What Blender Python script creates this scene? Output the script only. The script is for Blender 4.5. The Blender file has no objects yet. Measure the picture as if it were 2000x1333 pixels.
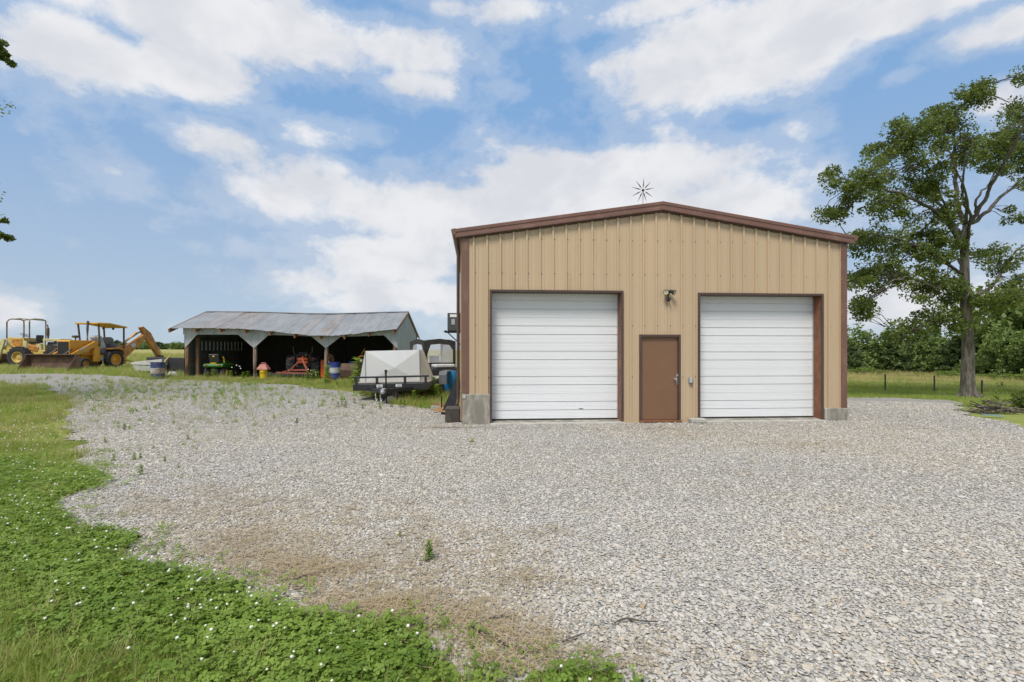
import bpy, bmesh, math, random
import numpy as np
from mathutils import Vector, Matrix, noise as mnoise

random.seed(7); rng = np.random.default_rng(7)
R = math.radians
SC = bpy.context.scene
C = SC.collection
# ------------------------------------------------------------------ camera
CAMH, F = 1.61, 944.0
HZ = 690.0                                     # horizon row in the 2000x1333 photograph
cam = bpy.data.cameras.new('camera'); camo = bpy.data.objects.new('camera', cam); C.objects.link(camo)
cam.sensor_width = 36; cam.lens = 36 * F / 2000; cam.shift_y = (HZ - 666.5) / 2000
cam.clip_end = 3000; cam.clip_start = .05
camo.location = (0, 0, CAMH); camo.rotation_euler = (R(90), 0, 0)
SC.camera = camo
# ------------------------------------------------------------------ sun, sky, exposure
SUN_EL, SUN_AZ = 58, 205                        # azimuth clockwise from +Y: behind the camera, a little left
sun = bpy.data.lights.new('sun', 'SUN'); suno = bpy.data.objects.new('sun', sun); C.objects.link(suno)
sun.energy = 2.5; sun.angle = R(18); sun.color = (1, .95, .88)
sd = Vector((math.sin(R(SUN_AZ)) * math.cos(R(SUN_EL)), math.cos(R(SUN_AZ)) * math.cos(R(SUN_EL)), math.sin(R(SUN_EL))))
suno.rotation_euler = sd.to_track_quat('Z', 'Y').to_euler(); suno.location = (0, -20, 40)
SC.view_settings.view_transform = 'Standard'; SC.view_settings.look = 'None'
SC.view_settings.exposure = 0.62; SC.view_settings.gamma = 1
SC.cycles.use_denoising = True
SC.cycles.max_bounces = 6; SC.cycles.diffuse_bounces = 3; SC.cycles.transparent_max_bounces = 8

class NT:
    """small node-tree writer"""
    def __init__(s, tree): s.t = tree; s.n = tree.nodes; s.l = tree.links
    def node(s, ty, **kw):
        n = s.n.new(ty)
        for k, v in kw.items(): setattr(n, k, v)
        return n
    def put(s, sock, v):
        if v is None: return
        if hasattr(v, 'is_output'): s.l.new(v, sock)
        else: sock.default_value = v
    def math(s, op, a, b=None, c=None, clamp=False):
        n = s.node('ShaderNodeMath', operation=op, use_clamp=clamp)
        for i, v in enumerate((a, b, c)):
            if v is not None: s.put(n.inputs[i], v)
        return n.outputs[0]
    def mix(s, f, a, b, mode='MIX'):
        n = s.node('ShaderNodeMix', data_type='RGBA', blend_type=mode)
        s.put(n.inputs[0], f); s.put(n.inputs[6], a); s.put(n.inputs[7], b)
        return n.outputs[2]
    def noise(s, vec, scale, detail=4, rough=.55, dist=0):
        n = s.node('ShaderNodeTexNoise'); s.put(n.inputs['Vector'], vec)
        n.inputs['Scale'].default_value = scale; n.inputs['Detail'].default_value = detail
        n.inputs['Roughness'].default_value = rough; n.inputs['Distortion'].default_value = dist
        return n.outputs['Fac']
    def step(s, v, lo, hi):
        n = s.node('ShaderNodeMapRange', interpolation_type='SMOOTHSTEP'); s.put(n.inputs[0], v)
        n.inputs[1].default_value = lo; n.inputs[2].default_value = hi
        return n.outputs[0]
    def ramp(s, v, cols):
        n = s.node('ShaderNodeValToRGB'); s.put(n.inputs[0], v); e = n.color_ramp.elements
        while len(e) < len(cols): e.new(.5)
        for el, (p, c) in zip(e, cols): el.position = p; el.color = (*c, 1)
        return n.outputs[0]

def c4(c): return (*c, 1) if len(c) == 3 else c
W = bpy.data.worlds.new('World'); SC.world = W; W.use_nodes = True
def make_world():
    W.node_tree.nodes.clear(); N = NT(W.node_tree)
    sky = N.node('ShaderNodeTexSky', sky_type='NISHITA', sun_disc=False, sun_elevation=R(SUN_EL), sun_rotation=R(SUN_AZ),
                 air_density=1.0, dust_density=.6, ozone_density=1.6, altitude=300)
    tc = N.node('ShaderNodeTexCoord'); d = tc.outputs['Generated']
    sp = N.node('ShaderNodeSeparateXYZ'); N.put(sp.inputs[0], d)
    az = N.math('ARCTAN2', sp.outputs[0], sp.outputs[1]); el = N.math('ARCSINE', sp.outputs[2])
    # cloud banks: px, py, rx, ry, weight (photo rows turned into azimuth and elevation of the real cloud)
    banks = [(380, 15, 560, 100, .42), (390, 125, 130, 75, .38), (170, 100, 200, 80, .33), (680, 70, 200, 60, .32), (800, 165, 115, 40, .29), (740, 60, 160, 50, .2),
             (420, 275, 110, 45, .25), (620, 250, 140, 40, .23), (860, 415, 340, 75, .42), (660, 385, 160, 55, .32), (1150, 365, 300, 70, .42),
             (1420, 410, 200, 90, .34), (760, 500, 220, 70, .34), (600, 550, 170, 45, .3), (860, 590, 260, 50, .36), (1470, 95, 290, 105, .44), (1250, 20, 260, 45, .24),
             (1620, 100, 130, 60, .3), (1800, 10, 330, 60, .38), (1040, 20, 260, 40, .24), (1190, 130, 90, 45, .2), (1920, 70, 180, 60, .3),
             (1300, 265, 70, 40, .17), (1550, 255, 90, 40, .18), (1770, 145, 70, 25, .25), (20, 610, 110, 40, .28), (1750, 600, 300, 60, .34),
             (1960, 190, 80, 50, .26), (470, 490, 80, 35, .2), (650, 520, 120, 40, .2)]
    B = None
    for px, py, rx, ry, w in banks:
        a0 = math.atan((px - 1000) / F); ca = math.cos(a0)
        e0 = math.atan((HZ - py) / F * ca)
        sa = rx / F * ca * ca; se = ry / F * ca * math.cos(e0) ** 2
        qa = N.math('MULTIPLY', N.math('SUBTRACT', az, a0), 1 / sa); qe = N.math('MULTIPLY', N.math('SUBTRACT', el, e0), 1 / se)
        r2 = N.math('ADD', N.math('MULTIPLY', qa, qa), N.math('MULTIPLY', qe, qe))
        g = N.math('MULTIPLY', N.math('POWER', 2.718, N.math('MULTIPLY', r2, -.8)), w)
        B = g if B is None else N.math('MAXIMUM', B, g)
    # the rest of the sky carries scattered cloud of the same kind
    cosv = N.math('COSINE', az)
    behind = N.math('MULTIPLY', N.step(cosv, .62, .3), .2)
    high = N.math('MULTIPLY', N.step(el, .62, .85), .2)
    B = N.math('MAXIMUM', B, N.math('MAXIMUM', behind, high))
    st = N.node('ShaderNodeVectorMath', operation='MULTIPLY'); N.put(st.inputs[0], d); st.inputs[1].default_value = (1, 1, 1.45)
    n1 = N.noise(st.outputs[0], 5.0, 12, .58, .1)
    n2 = N.noise(st.outputs[0], 13, 9, .62, .2)
    f = N.math('ADD', N.math('MULTIPLY', n1, .64), N.math('MULTIPLY', n2, .36))
    dens = N.math('ADD', N.math('ADD', N.math('MULTIPLY', f, 1.0), .0), N.math('MULTIPLY', B, 1.12))
    a = N.step(dens, .625, .815)
    thin = N.math('MULTIPLY', N.step(dens, .55, .68), .26)
    alpha = N.math('MAXIMUM', a, thin)
    hazeb = .78                                                       # thin high haze evens out the blue
    pale = N.mix(N.step(el, .05, .5), (.30, .37, .47, 1), (.168, .305, .515, 1))
    shade = N.math('MULTIPLY', N.step(N.math('ADD', N.noise(st.outputs[0], 8.0, 6, .55, .2), N.math('MULTIPLY', N.math('SUBTRACT', dens, .8), -.25)), .32, .66), 1.0)
    ccol = N.mix(shade, (.45, .465, .50, 1), (.545, .552, .57, 1))
    bg1 = N.node('ShaderNodeBackground'); bg1.inputs[1].default_value = .07
    hs = N.mix(1.0, sky.outputs[0], (.90, 1.0, 1.03, 1), 'MULTIPLY')
    N.put(bg1.inputs[0], hs)
    bg2 = N.node('ShaderNodeBackground'); N.put(bg2.inputs[0], ccol); bg2.inputs[1].default_value = 1.0
    bg3 = N.node('ShaderNodeBackground'); N.put(bg3.inputs[0], pale); bg3.inputs[1].default_value = 1.0
    m0 = N.node('ShaderNodeMixShader'); N.put(m0.inputs[0], hazeb); N.l.new(bg1.outputs[0], m0.inputs[1]); N.l.new(bg3.outputs[0], m0.inputs[2])
    m1 = N.node('ShaderNodeMixShader'); N.put(m1.inputs[0], alpha); N.l.new(m0.outputs[0], m1.inputs[1]); N.l.new(bg2.outputs[0], m1.inputs[2])
    o = N.node('ShaderNodeOutputWorld'); N.l.new(m1.outputs[0], o.inputs[0])
make_world()

# ------------------------------------------------------------------ materials
MATS = {}
def M(name, col, rough=.6, metal=0, var=.12, vs=3.0, bump=0, bs=40, dirt=None, damt=.5, ds=2.5, stretch=None, spec=None):
    """painted / worn surface: base colour with soft variation, an optional second colour in patches (rust, dust), fine relief"""
    if name in MATS: return MATS[name]
    m = bpy.data.materials.new(name); m.use_nodes = True; N = NT(m.node_tree); b = N.n['Principled BSDF']
    tc = N.node('ShaderNodeTexCoord'); v = tc.outputs['Object']
    if stretch:
        s = N.node('ShaderNodeVectorMath', operation='MULTIPLY'); N.put(s.inputs[0], v); s.inputs[1].default_value = stretch; v = s.outputs[0]
    n = N.noise(v, vs, 5, .6)
    lo = tuple(x * (1 - var) for x in col); hi = tuple(min(1, x * (1 + var)) for x in col)
    c = N.mix(N.step(n, .3, .7), c4(lo), c4(hi))
    if dirt:
        dn = N.noise(v, ds, 7, .68, .4)
        c = N.mix(N.math('MULTIPLY', N.step(dn, .62 - .3 * damt, .78 - .25 * damt), .9), c, c4(dirt))
    N.put(b.inputs['Base Color'], c)
    rn = N.math('ADD', N.math('MULTIPLY', N.noise(v, vs * 2.7, 3), .25), rough - .12)
    N.put(b.inputs['Roughness'], rn); b.inputs['Metallic'].default_value = metal
    if spec is not None: b.inputs['Specular IOR Level'].default_value = spec
    if bump:
        bn = N.node('ShaderNodeBump'); bn.inputs['Strength'].default_value = bump; bn.inputs['Distance'].default_value = .02
        N.put(bn.inputs['Height'], N.noise(v, bs, 4)); N.l.new(bn.outputs[0], b.inputs['Normal'])
    MATS[name] = m
    return m
def leafmat(name, cols, transl=.35, island=False, rough=.5):
    """foliage: colour varies leaf by leaf (mesh islands) or plant by plant (instances); part of the light goes through the blade"""
    if name in MATS: return MATS[name]
    m = bpy.data.materials.new(name); m.use_nodes = True; N = NT(m.node_tree); b = N.n['Principled BSDF']; out = N.n['Material Output']
    if island: r = N.node('ShaderNodeNewGeometry').outputs['Random Per Island']
    else: r = N.node('ShaderNodeObjectInfo').outputs['Random']
    k = len(cols) - 1
    c = N.ramp(r, [(i / k, x) for i, x in enumerate(cols)])
    g = N.node('ShaderNodeNewGeometry'); pn = N.noise(g.outputs['Position'], .9, 3)
    c = N.mix(N.math('MULTIPLY', N.step(pn, .35, .7), .35), c, tuple(x * 1.5 for x in cols[-1]) + (1,))
    N.put(b.inputs['Base Color'], c); b.inputs['Roughness'].default_value = rough; b.inputs['Specular IOR Level'].default_value = .3
    t = N.node('ShaderNodeBsdfTranslucent'); N.put(t.inputs[0], N.mix(.4, c, (.25, .32, .03, 1)))
    mx = N.node('ShaderNodeMixShader'); mx.inputs[0].default_value = transl
    N.l.new(b.outputs[0], mx.inputs[1]); N.l.new(t.outputs[0], mx.inputs[2]); N.l.new(mx.outputs[0], out.inputs[0])
    MATS[name] = m
    return m

# ------------------------------------------------------------------ mesh builder
def basis(d):
    d = Vector(d).normalized(); a = Vector((0, 0, 1)) if abs(d.z) < .95 else Vector((1, 0, 0))
    x = d.cross(a).normalized(); return x, x.cross(d).normalized(), d
class MB:
    def __init__(s): s.v = []; s.f = []
    def add(s, vs, fs):
        o = len(s.v); s.v += [tuple(p) for p in vs]; s.f += [tuple(i + o for i in f) for f in fs]; return s
    def box(s, c, d, rz=0, rx=0, ry=0, taper=(1, 1)):
        m = Matrix.Rotation(rz, 3, 'Z') @ Matrix.Rotation(ry, 3, 'Y') @ Matrix.Rotation(rx, 3, 'X'); c = Vector(c); vs = []
        for z in (-.5, .5):
            tx, ty = taper if z > 0 else (1, 1)
            for x, y in ((-.5, -.5), (.5, -.5), (.5, .5), (-.5, .5)): vs.append(c + m @ Vector((x * d[0] * tx, y * d[1] * ty, z * d[2])))
        return s.add(vs, [(0, 3, 2, 1), (4, 5, 6, 7), (0, 1, 5, 4), (1, 2, 6, 5), (2, 3, 7, 6), (3, 0, 4, 7)])
    def bar(s, a, b, w, h=None, up=(0, 0, 1)):
        """rectangular bar from a to b"""
        a, b = Vector(a), Vector(b); h = h or w; d = (b - a).normalized(); u = Vector(up)
        if abs(d.dot(u)) > .98: u = Vector((1, 0, 0))
        x = d.cross(u).normalized(); y = x.cross(d); vs = []
        for p in (a, b):
            for i, j in ((-1, -1), (1, -1), (1, 1), (-1, 1)): vs.append(p + x * i * w / 2 + y * j * h / 2)
        return s.add(vs, [(0, 3, 2, 1), (4, 5, 6, 7), (0, 1, 5, 4), (1, 2, 6, 5), (2, 3, 7, 6), (3, 0, 4, 7)])
    def tube(s, pts, r, n=8, cap=True):
        pts = [Vector(p) for p in pts]; rs = r if isinstance(r, (list, tuple)) else [r] * len(pts); rings = []; px = None
        for i, p in enumerate(pts):
            d = (pts[min(i + 1, len(pts) - 1)] - pts[max(i - 1, 0)])
            if d.length < 1e-6: d = Vector((0, 0, 1))
            d.normalize()
            if px is None: x, y, _ = basis(d)
            else:
                x = px - d * px.dot(d); x = x.normalized() if x.length > 1e-5 else basis(d)[0]; y = d.cross(x)
            px = x
            rings.append([p + (x * math.cos(2 * math.pi * k / n) + y * math.sin(2 * math.pi * k / n)) * rs[i] for k in range(n)])
        vs = [q for g in rings for q in g]; fs = []
        for i in range(len(pts) - 1):
            for k in range(n): fs.append((i * n + k, i * n + (k + 1) % n, (i + 1) * n + (k + 1) % n, (i + 1) * n + k))
        if cap: fs += [tuple(range(n))[::-1], tuple((len(pts) - 1) * n + k for k in range(n))]
        return s.add(vs, fs)
    def lathe(s, prof, c=(0, 0, 0), axis='Z', n=24, close=False):
        """prof: (radius, along) pairs"""
        vs = []; fs = []; c = Vector(c)
        for r, a in prof:
            for k in range(n):
                t = 2 * math.pi * k / n; u, w = r * math.cos(t), r * math.sin(t)
                vs.append(c + Vector({'Z': (u, w, a), 'Y': (u, a, w), 'X': (a, u, w)}[axis]))
        m = len(prof)
        for i in range(m - 1 + (1 if close else 0)):
            j = (i + 1) % m
            for k in range(n): fs.append((i * n + k, i * n + (k + 1) % n, j * n + (k + 1) % n, j * n + k))
        if not close:
            if prof[0][0] > 1e-4: fs.append(tuple(range(n))[::-1])
            if prof[-1][0] > 1e-4: fs.append(tuple((m - 1) * n + k for k in range(n)))
        return s.add(vs, fs)
    def prism(s, poly, a, b, plane='XZ'):
        """polygon in a plane pushed from a to b along the remaining axis"""
        f = {'XZ': lambda p, t: (p[0], t, p[1]), 'XY': lambda p, t: (p[0], p[1], t), 'YZ': lambda p, t: (t, p[0], p[1])}[plane]
        n = len(poly); vs = [f(p, a) for p in poly] + [f(p, b) for p in poly]
        return s.add(vs, [tuple(range(n)), tuple(range(2 * n - 1, n - 1, -1))] + [(i, i + n, (i + 1) % n + n, (i + 1) % n) for i in range(n)])
    def blob(s, c, r, sub=2, amp=.2, seed=0, fr=1.3):
        bm = bmesh.new(); bmesh.ops.create_icosphere(bm, subdivisions=sub, radius=1); rr = Vector(r) if not isinstance(r, (int, float)) else Vector((r, r, r))
        vs = []
        for v in bm.verts:
            k = 1 + amp * mnoise.noise(v.co * fr + Vector((seed * 3.1, seed, 0))); vs.append(Vector(c) + Vector((v.co.x * rr.x, v.co.y * rr.y, v.co.z * rr.z)) * k)
        bm.verts.index_update(); fs = [tuple(v.index for v in f.verts) for f in bm.faces]; bm.free()
        return s.add(vs, fs)
    def mesh(s, name, mat, smooth=False, fix=True):
        me = bpy.data.meshes.new(name); me.from_pydata(s.v, [], s.f)
        if fix and len(s.v) < 60000:
            bm = bmesh.new(); bm.from_mesh(me); bmesh.ops.recalc_face_normals(bm, faces=bm.faces); bm.to_mesh(me); bm.free()
        if mat: me.materials.append(mat)
        if smooth: me.polygons.foreach_set('use_smooth', [True] * len(me.polygons))
        me.update(); return me
    def build(s, name, mat, parent=None, smooth=False, bevel=0, label=None, angle=None):
        o = bpy.data.objects.new(name, s.mesh(name, mat, smooth)); C.objects.link(o)
        if parent: o.parent = parent
        if bevel:
            b = o.modifiers.new('bevel', 'BEVEL'); b.width = bevel; b.segments = 2; b.limit_method = 'ANGLE'; b.angle_limit = R(40)
        if smooth:
            for e in o.data.edges: pass
            o.data.set_sharp_from_angle(angle=R(angle or 40))
        if label: o['label'] = label
        return o
def tag(o, label, cat, group=None, kind=None):
    o['label'] = label; o['category'] = cat
    if group: o['group'] = group
    if kind: o['kind'] = kind
    return o
def thing(name, label, cat, loc=(0, 0, 0), rz=0, group=None):
    o = bpy.data.objects.new(name, None); C.objects.link(o); o.location = loc; o.rotation_euler = (0, 0, rz); o.empty_display_size = .2
    return tag(o, label, cat, group)
def copy_tree(o, parent=None):
    c = o.copy(); C.objects.link(c)
    if parent: c.parent = parent
    for ch in list(o.children): copy_tree(ch, c)
    return c

# ------------------------------------------------------------------ terrain and pixel helpers
def ss(t): t = min(1, max(0, t)); return t * t * (3 - 2 * t)
def hgt(x, y):
    h = .62 * ss((-x * .7 + (y - 10) * .35) / 30) * ss((y + 4) / 12)
    h -= .6 * ss(((x - 8) * .8 + (y - 14) * .4) / 25) * ss((y - 4) / 8)
    if y > 40: h += .0185 * (min(y, 220) - 40) * ss((-x - 4) / 20)
    return h - .045
def P(px, py, Y): return Vector(((px - 1000) / F * Y, Y, CAMH + (HZ - py) / F * Y))
def G(px, py):
    """the ground point seen at a pixel"""
    Y = 10.0
    for _ in range(40):
        X = (px - 1000) / F * Y; Yn = (CAMH - hgt(X, Y)) * F / max(1.5, py - HZ); Y += (Yn - Y) * .5
        Y = min(Y, 400)
    X = (px - 1000) / F * Y
    return Vector((X, Y, hgt(X, Y)))
def GX(px, Y):
    X = (px - 1000) / F * Y; return Vector((X, Y, hgt(X, Y)))
def inpoly(pts, poly):
    x, y = pts[:, 0], pts[:, 1]; r = np.zeros(len(pts), bool); n = len(poly)
    for i in range(n):
        x0, y0 = poly[i]; x1, y1 = poly[(i + 1) % n]
        c = ((y0 > y) != (y1 > y)) & (x < (x1 - x0) * (y - y0) / (y1 - y0 + 1e-12) + x0); r ^= c
    return r
hgtv = np.vectorize(hgt)
def wob(p, s, seed=0):
    """cheap smooth noise, about -1..1, for arrays of x,y"""
    x, y = p[:, 0] * s, p[:, 1] * s
    return (np.sin(x * 1.3 + y * .7 + seed) + np.sin(-x * .9 + y * 1.7 + seed * 2.1 + 1.3) + np.sin(x * 2.3 - y * 1.1 + 4 + seed) * .6 + np.sin(x * 3.7 + y * 3.1 + seed * .7) * .4) / 3
# ================================================================== GROUND
def ground_mats():
    m = bpy.data.materials.new('meadow_soil'); m.use_nodes = True; N = NT(m.node_tree); b = N.n['Principled BSDF']
    g = N.node('ShaderNodeNewGeometry'); p = g.outputs['Position']
    n1 = N.noise(p, .35, 6, .6); n2 = N.noise(p, 3.2, 6, .7); n3 = N.noise(p, .06, 3, .5)
    green = N.mix(N.step(n2, .3, .7), (.18, .225, .05, 1), (.28, .30, .09, 1))
    straw = N.mix(N.step(n2, .3, .7), (.27, .24, .09, 1), (.37, .32, .14, 1))
    sp = N.node('ShaderNodeSeparateXYZ'); N.put(sp.inputs[0], p)
    far = N.step(sp.outputs[1], 22, 55)
    c = N.mix(N.math('ADD', N.math('MULTIPLY', far, .62), N.math('MULTIPLY', N.step(n1, .45, .7), .35), clamp=True), green, straw)
    N.put(b.inputs['Base Color'], c); b.inputs['Roughness'].default_value = .95; b.inputs['Specular IOR Level'].default_value = .1
    bn = N.node('ShaderNodeBump'); bn.inputs['Strength'].default_value = .7; bn.inputs['Distance'].default_value = .06
    N.put(bn.inputs['Height'], N.noise(p, 9, 6, .75)); N.l.new(bn.outputs[0], b.inputs['Normal'])
    MATS['soil'] = m
    m = bpy.data.materials.new('crushed_limestone'); m.use_nodes = True; N = NT(m.node_tree); b = N.n['Principled BSDF']
    g = N.node('ShaderNodeNewGeometry'); p = g.outputs['Position']
    sp = N.node('ShaderNodeSeparateXYZ'); N.put(sp.inputs[0], p)
    wv = N.node('ShaderNodeVectorMath', operation='ADD'); N.put(wv.inputs[0], p)
    nz = N.node('ShaderNodeTexNoise'); N.put(nz.inputs['Vector'], p); nz.inputs['Scale'].default_value = 18
    sc = N.node('ShaderNodeVectorMath', operation='SCALE'); N.put(sc.inputs[0], nz.outputs['Color']); sc.inputs['Scale'].default_value = .03
    N.put(wv.inputs[1], sc.outputs[0])
    vo = N.node('ShaderNodeTexVoronoi'); N.put(vo.inputs['Vector'], wv.outputs[0]); vo.inputs['Scale'].default_value = 27
    ve = N.node('ShaderNodeTexVoronoi', feature='DISTANCE_TO_EDGE'); N.put(ve.inputs['Vector'], wv.outputs[0]); ve.inputs['Scale'].default_value = 27
    rs = N.node('ShaderNodeSeparateColor'); N.put(rs.inputs[0], vo.outputs['Color'])
    st = N.ramp(rs.outputs[0], [(0, (.34, .325, .30)), (.25, (.46, .44, .40)), (.5, (.53, .50, .45)), (.75, (.48, .43, .355)), (1, (.62, .60, .555))])
    gap = N.step(ve.outputs['Distance'], 0, .16)
    c = N.mix(gap, (.34, .315, .275, 1), st)
    dn = N.noise(p, .55, 6, .65, .3)
    c = N.mix(N.math('MULTIPLY', N.step(dn, .52, .72), .35), c, (.42, .34, .23, 1))
    n5 = N.noise(p, .16, 4, .55); c = N.mix(N.math('MULTIPLY', N.step(n5, .42, .62), .4), c, (.42, .42, .415, 1))
    N.put(b.inputs['Base Color'], c); b.inputs['Roughness'].default_value = .9; b.inputs['Specular IOR Level'].default_value = .2
    bn = N.node('ShaderNodeBump'); bn.inputs['Strength'].default_value = .9; bn.inputs['Distance'].default_value = .03
    N.put(bn.inputs['Height'], N.math('ADD', N.step(ve.outputs['Distance'], 0, .35), N.math('MULTIPLY', rs.outputs[1], .6))); N.l.new(bn.outputs[0], b.inputs['Normal'])
    MATS['gravel'] = m
ground_mats()
def grid(xs, ys, dz, keep=None):
    V = []; Fc = []; nx = len(xs)
    for y in ys:
        for x in xs: V.append((x, y, hgt(x, y) + dz))
    cx = (np.array(xs)[:-1] + np.array(xs)[1:]) / 2; cy = (np.array(ys)[:-1] + np.array(ys)[1:]) / 2
    gx, gy = np.meshgrid(cx, cy); pts = np.stack([gx.ravel(), gy.ravel()], 1)
    k = np.ones(len(pts), bool) if keep is None else keep(pts)
    for q in np.nonzero(k)[0]:
        j, i = divmod(int(q), nx - 1); a = j * nx + i; Fc.append((a, a + 1, a + nx + 1, a + nx))
    return V, Fc
xs = [-900, -600, -400, -300, -220, -160, -120, -90] + list(range(-70, 72, 2)) + [90, 120, 160, 220, 300, 400, 600, 900]
ys = [-300, -150, -80, -40] + list(range(-20, 80, 2)) + [90, 110, 130, 160, 200, 260, 340, 450, 600, 900, 1300]
V, Fc = grid(xs, ys, 0)
mb = MB(); mb.v = V; mb.f = Fc
ground = mb.build('ground', MATS['soil'], smooth=True); tag(ground, 'green and straw coloured meadow ground around the gravel yard', 'ground', kind='structure')

EDGE_L = [(1200, 1334), (1120, 1316), (990, 1314), (880, 1300), (820, 1276), (812, 1240), (744, 1226), (656, 1206), (600, 1200), (500, 1192), (468, 1162), (384, 1150), (344, 1126),
          (260, 1106), (224, 1074), (250, 1057), (176, 1038), (95, 1006), (105, 985), (200, 950), (185, 930), (140, 900), (152, 870), (130, 830), (150, 790), (110, 766), (50, 754), (-40, 748)]
EDGE_T = [(-40, 733), (100, 731), (200, 734), (290, 740), (420, 745), (560, 752), (690, 768), (760, 790), (850, 800), (897, 806)]
EDGE_R = [(1653, 778), (1750, 779), (1850, 783), (1885, 791), (1868, 803), (1905, 815), (1960, 826), (2000, 836), (2120, 856)]
w2 = lambda L: [(G(*q).x, G(*q).y) for q in L]
GRAVEL = [(1.3, -6), (.9, 1.0)] + w2(EDGE_L) + w2(EDGE_T) + [(-.6, 13.5), (7, 14), (9.5, 19.5)] + w2(EDGE_R) + [(16, 6), (16, -6)]
def in_gravel(p, amp=.16):
    q = p + np.stack([wob(p, 2.1, 1), wob(p, 2.3, 5)], 1) * amp + np.stack([wob(p, 8.1, 2), wob(p, 8.7, 7)], 1) * amp * .35
    return inpoly(q, GRAVEL)
gx = list(np.arange(-34, -8, .2)) + list(np.arange(-8, 8, .08)) + list(np.arange(8, 20, .2))
gy = list(np.arange(-6, 1.6, .3)) + list(np.arange(1.6, 8, .08)) + list(np.arange(8, 30, .2))
V, Fc = grid(gx, gy, .025, in_gravel)
mb = MB(); mb.v = V; mb.f = Fc
me = mb.mesh('gravel_yard', MATS['gravel'], True, fix=False)
bm = bmesh.new(); bm.from_mesh(me); bmesh.ops.delete(bm, geom=[v for v in bm.verts if not v.link_faces], context='VERTS'); bm.to_mesh(me); bm.free()
yard = bpy.data.objects.new('gravel_yard', me); C.objects.link(yard); tag(yard, 'pale crushed stone yard in front of the tan metal garage', 'gravel yard', kind='structure')

# ------------------------------------------------------------------ scatter by geometry nodes
def scatter(name, protos, pts, rot, scl, idx, label, cat):
    """instances of small prototype meshes on points; for what nobody could count"""
    col = bpy.data.collections.new(name + '_kinds')
    for i, me in enumerate(protos):
        o = bpy.data.objects.new('%s_kind_%02d' % (name, i), me); col.objects.link(o)
    me = bpy.data.meshes.new(name); me.from_pydata([tuple(p) for p in pts], [], [])
    for nm, ty, data in (('rot', 'FLOAT_VECTOR', rot), ('scl', 'FLOAT_VECTOR', scl), ('idx', 'INT', idx)):
        a = me.attributes.new(nm, ty, 'POINT')
        if ty == 'INT': a.data.foreach_set('value', np.asarray(data, np.int32))
        else: a.data.foreach_set('vector', np.asarray(data, np.float32).ravel())
    ob = bpy.data.objects.new(name, me); C.objects.link(ob); tag(ob, label, cat, kind='stuff')
    t = bpy.data.node_groups.new(name, 'GeometryNodeTree'); t.interface.new_socket('Geometry', in_out='INPUT', socket_type='NodeSocketGeometry')
    t.interface.new_socket('Geometry', in_out='OUTPUT', socket_type='NodeSocketGeometry')
    n = t.nodes; gi = n.new('NodeGroupInput'); go = n.new('NodeGroupOutput'); ip = n.new('GeometryNodeInstanceOnPoints'); ci = n.new('GeometryNodeCollectionInfo')
    ci.inputs['Collection'].default_value = col; ci.inputs['Separate Children'].default_value = True; ci.inputs['Reset Children'].default_value = True
    def at(nm, ty):
        a = n.new('GeometryNodeInputNamedAttribute'); a.data_type = ty; a.inputs[0].default_value = nm; return [o for o in a.outputs if o.enabled and o.name == 'Attribute'][0]
    L = t.links; L.new(gi.outputs[0], ip.inputs['Points']); L.new(ci.outputs[0], ip.inputs['Instance']); ip.inputs['Pick Instance'].default_value = True
    L.new(at('idx', 'INT'), ip.inputs['Instance Index'])
    er = n.new('FunctionNodeEulerToRotation'); L.new(at('rot', 'FLOAT_VECTOR'), er.inputs[0]); L.new(er.outputs[0], ip.inputs['Rotation'])
    L.new(at('scl', 'FLOAT_VECTOR'), ip.inputs['Scale']); L.new(ip.outputs[0], go.inputs[0])
    md = ob.modifiers.new('scatter', 'NODES'); md.node_group = t
    return ob
def jgrid(x0, x1, y0, y1, s):
    gx, gy = np.meshgrid(np.arange(x0, x1, s), np.arange(y0, y1, s)); p = np.stack([gx.ravel(), gy.ravel()], 1)
    return p + rng.uniform(-.5, .5, p.shape) * s
def inview(p, mx=1.14, pad=1.2): return np.abs(p[:, 0]) < p[:, 1] * mx + pad
def lift(p, dz=0.0): return np.column_stack([p, hgtv(p[:, 0], p[:, 1]) + dz])
def zrot(n, tilt=0.0): return np.column_stack([rng.normal(0, tilt, n), rng.normal(0, tilt, n), rng.uniform(0, 6.283, n)])
def uscl(n, a, b): s = rng.uniform(a, b, n); return np.column_stack([s, s, s])

# gravel stones: real stones as far as they can be told apart
def stonemat():
    m = bpy.data.materials.new('limestone_chips'); m.use_nodes = True; N = NT(m.node_tree); b = N.n['Principled BSDF']
    r = N.node('ShaderNodeObjectInfo').outputs['Random']
    c = N.ramp(r, [(0, (.29, .28, .265)), (.10, (.375, .36, .335)), (.3, (.435, .41, .365)), (.55, (.48, .45, .40)), (.70, (.45, .385, .29)), (.8, (.50, .46, .39)), (.97, (.58, .56, .52)), (1, (.34, .23, .13))])
    g = N.node('ShaderNodeNewGeometry'); p = g.outputs['Position']
    n = N.noise(p, 60, 4); c = N.mix(N.math('MULTIPLY', N.step(n, .35, .7), .3), c, (.36, .31, .24, 1))
    big = N.noise(p, .55, 6, .65, .3); c = N.mix(N.math('MULTIPLY', N.step(big, .52, .72), .35), c, (.40, .33, .22, 1))
    wide = N.noise(p, .16, 4, .55); c = N.mix(N.math('MULTIPLY', N.step(wide, .42, .62), .45), c, (.385, .38, .37, 1))
    N.put(b.inputs['Base Color'], c); b.inputs['Roughness'].default_value = .85; b.inputs['Specular IOR Level'].default_value = .25
    return m
SM = stonemat(); stones = []
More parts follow.
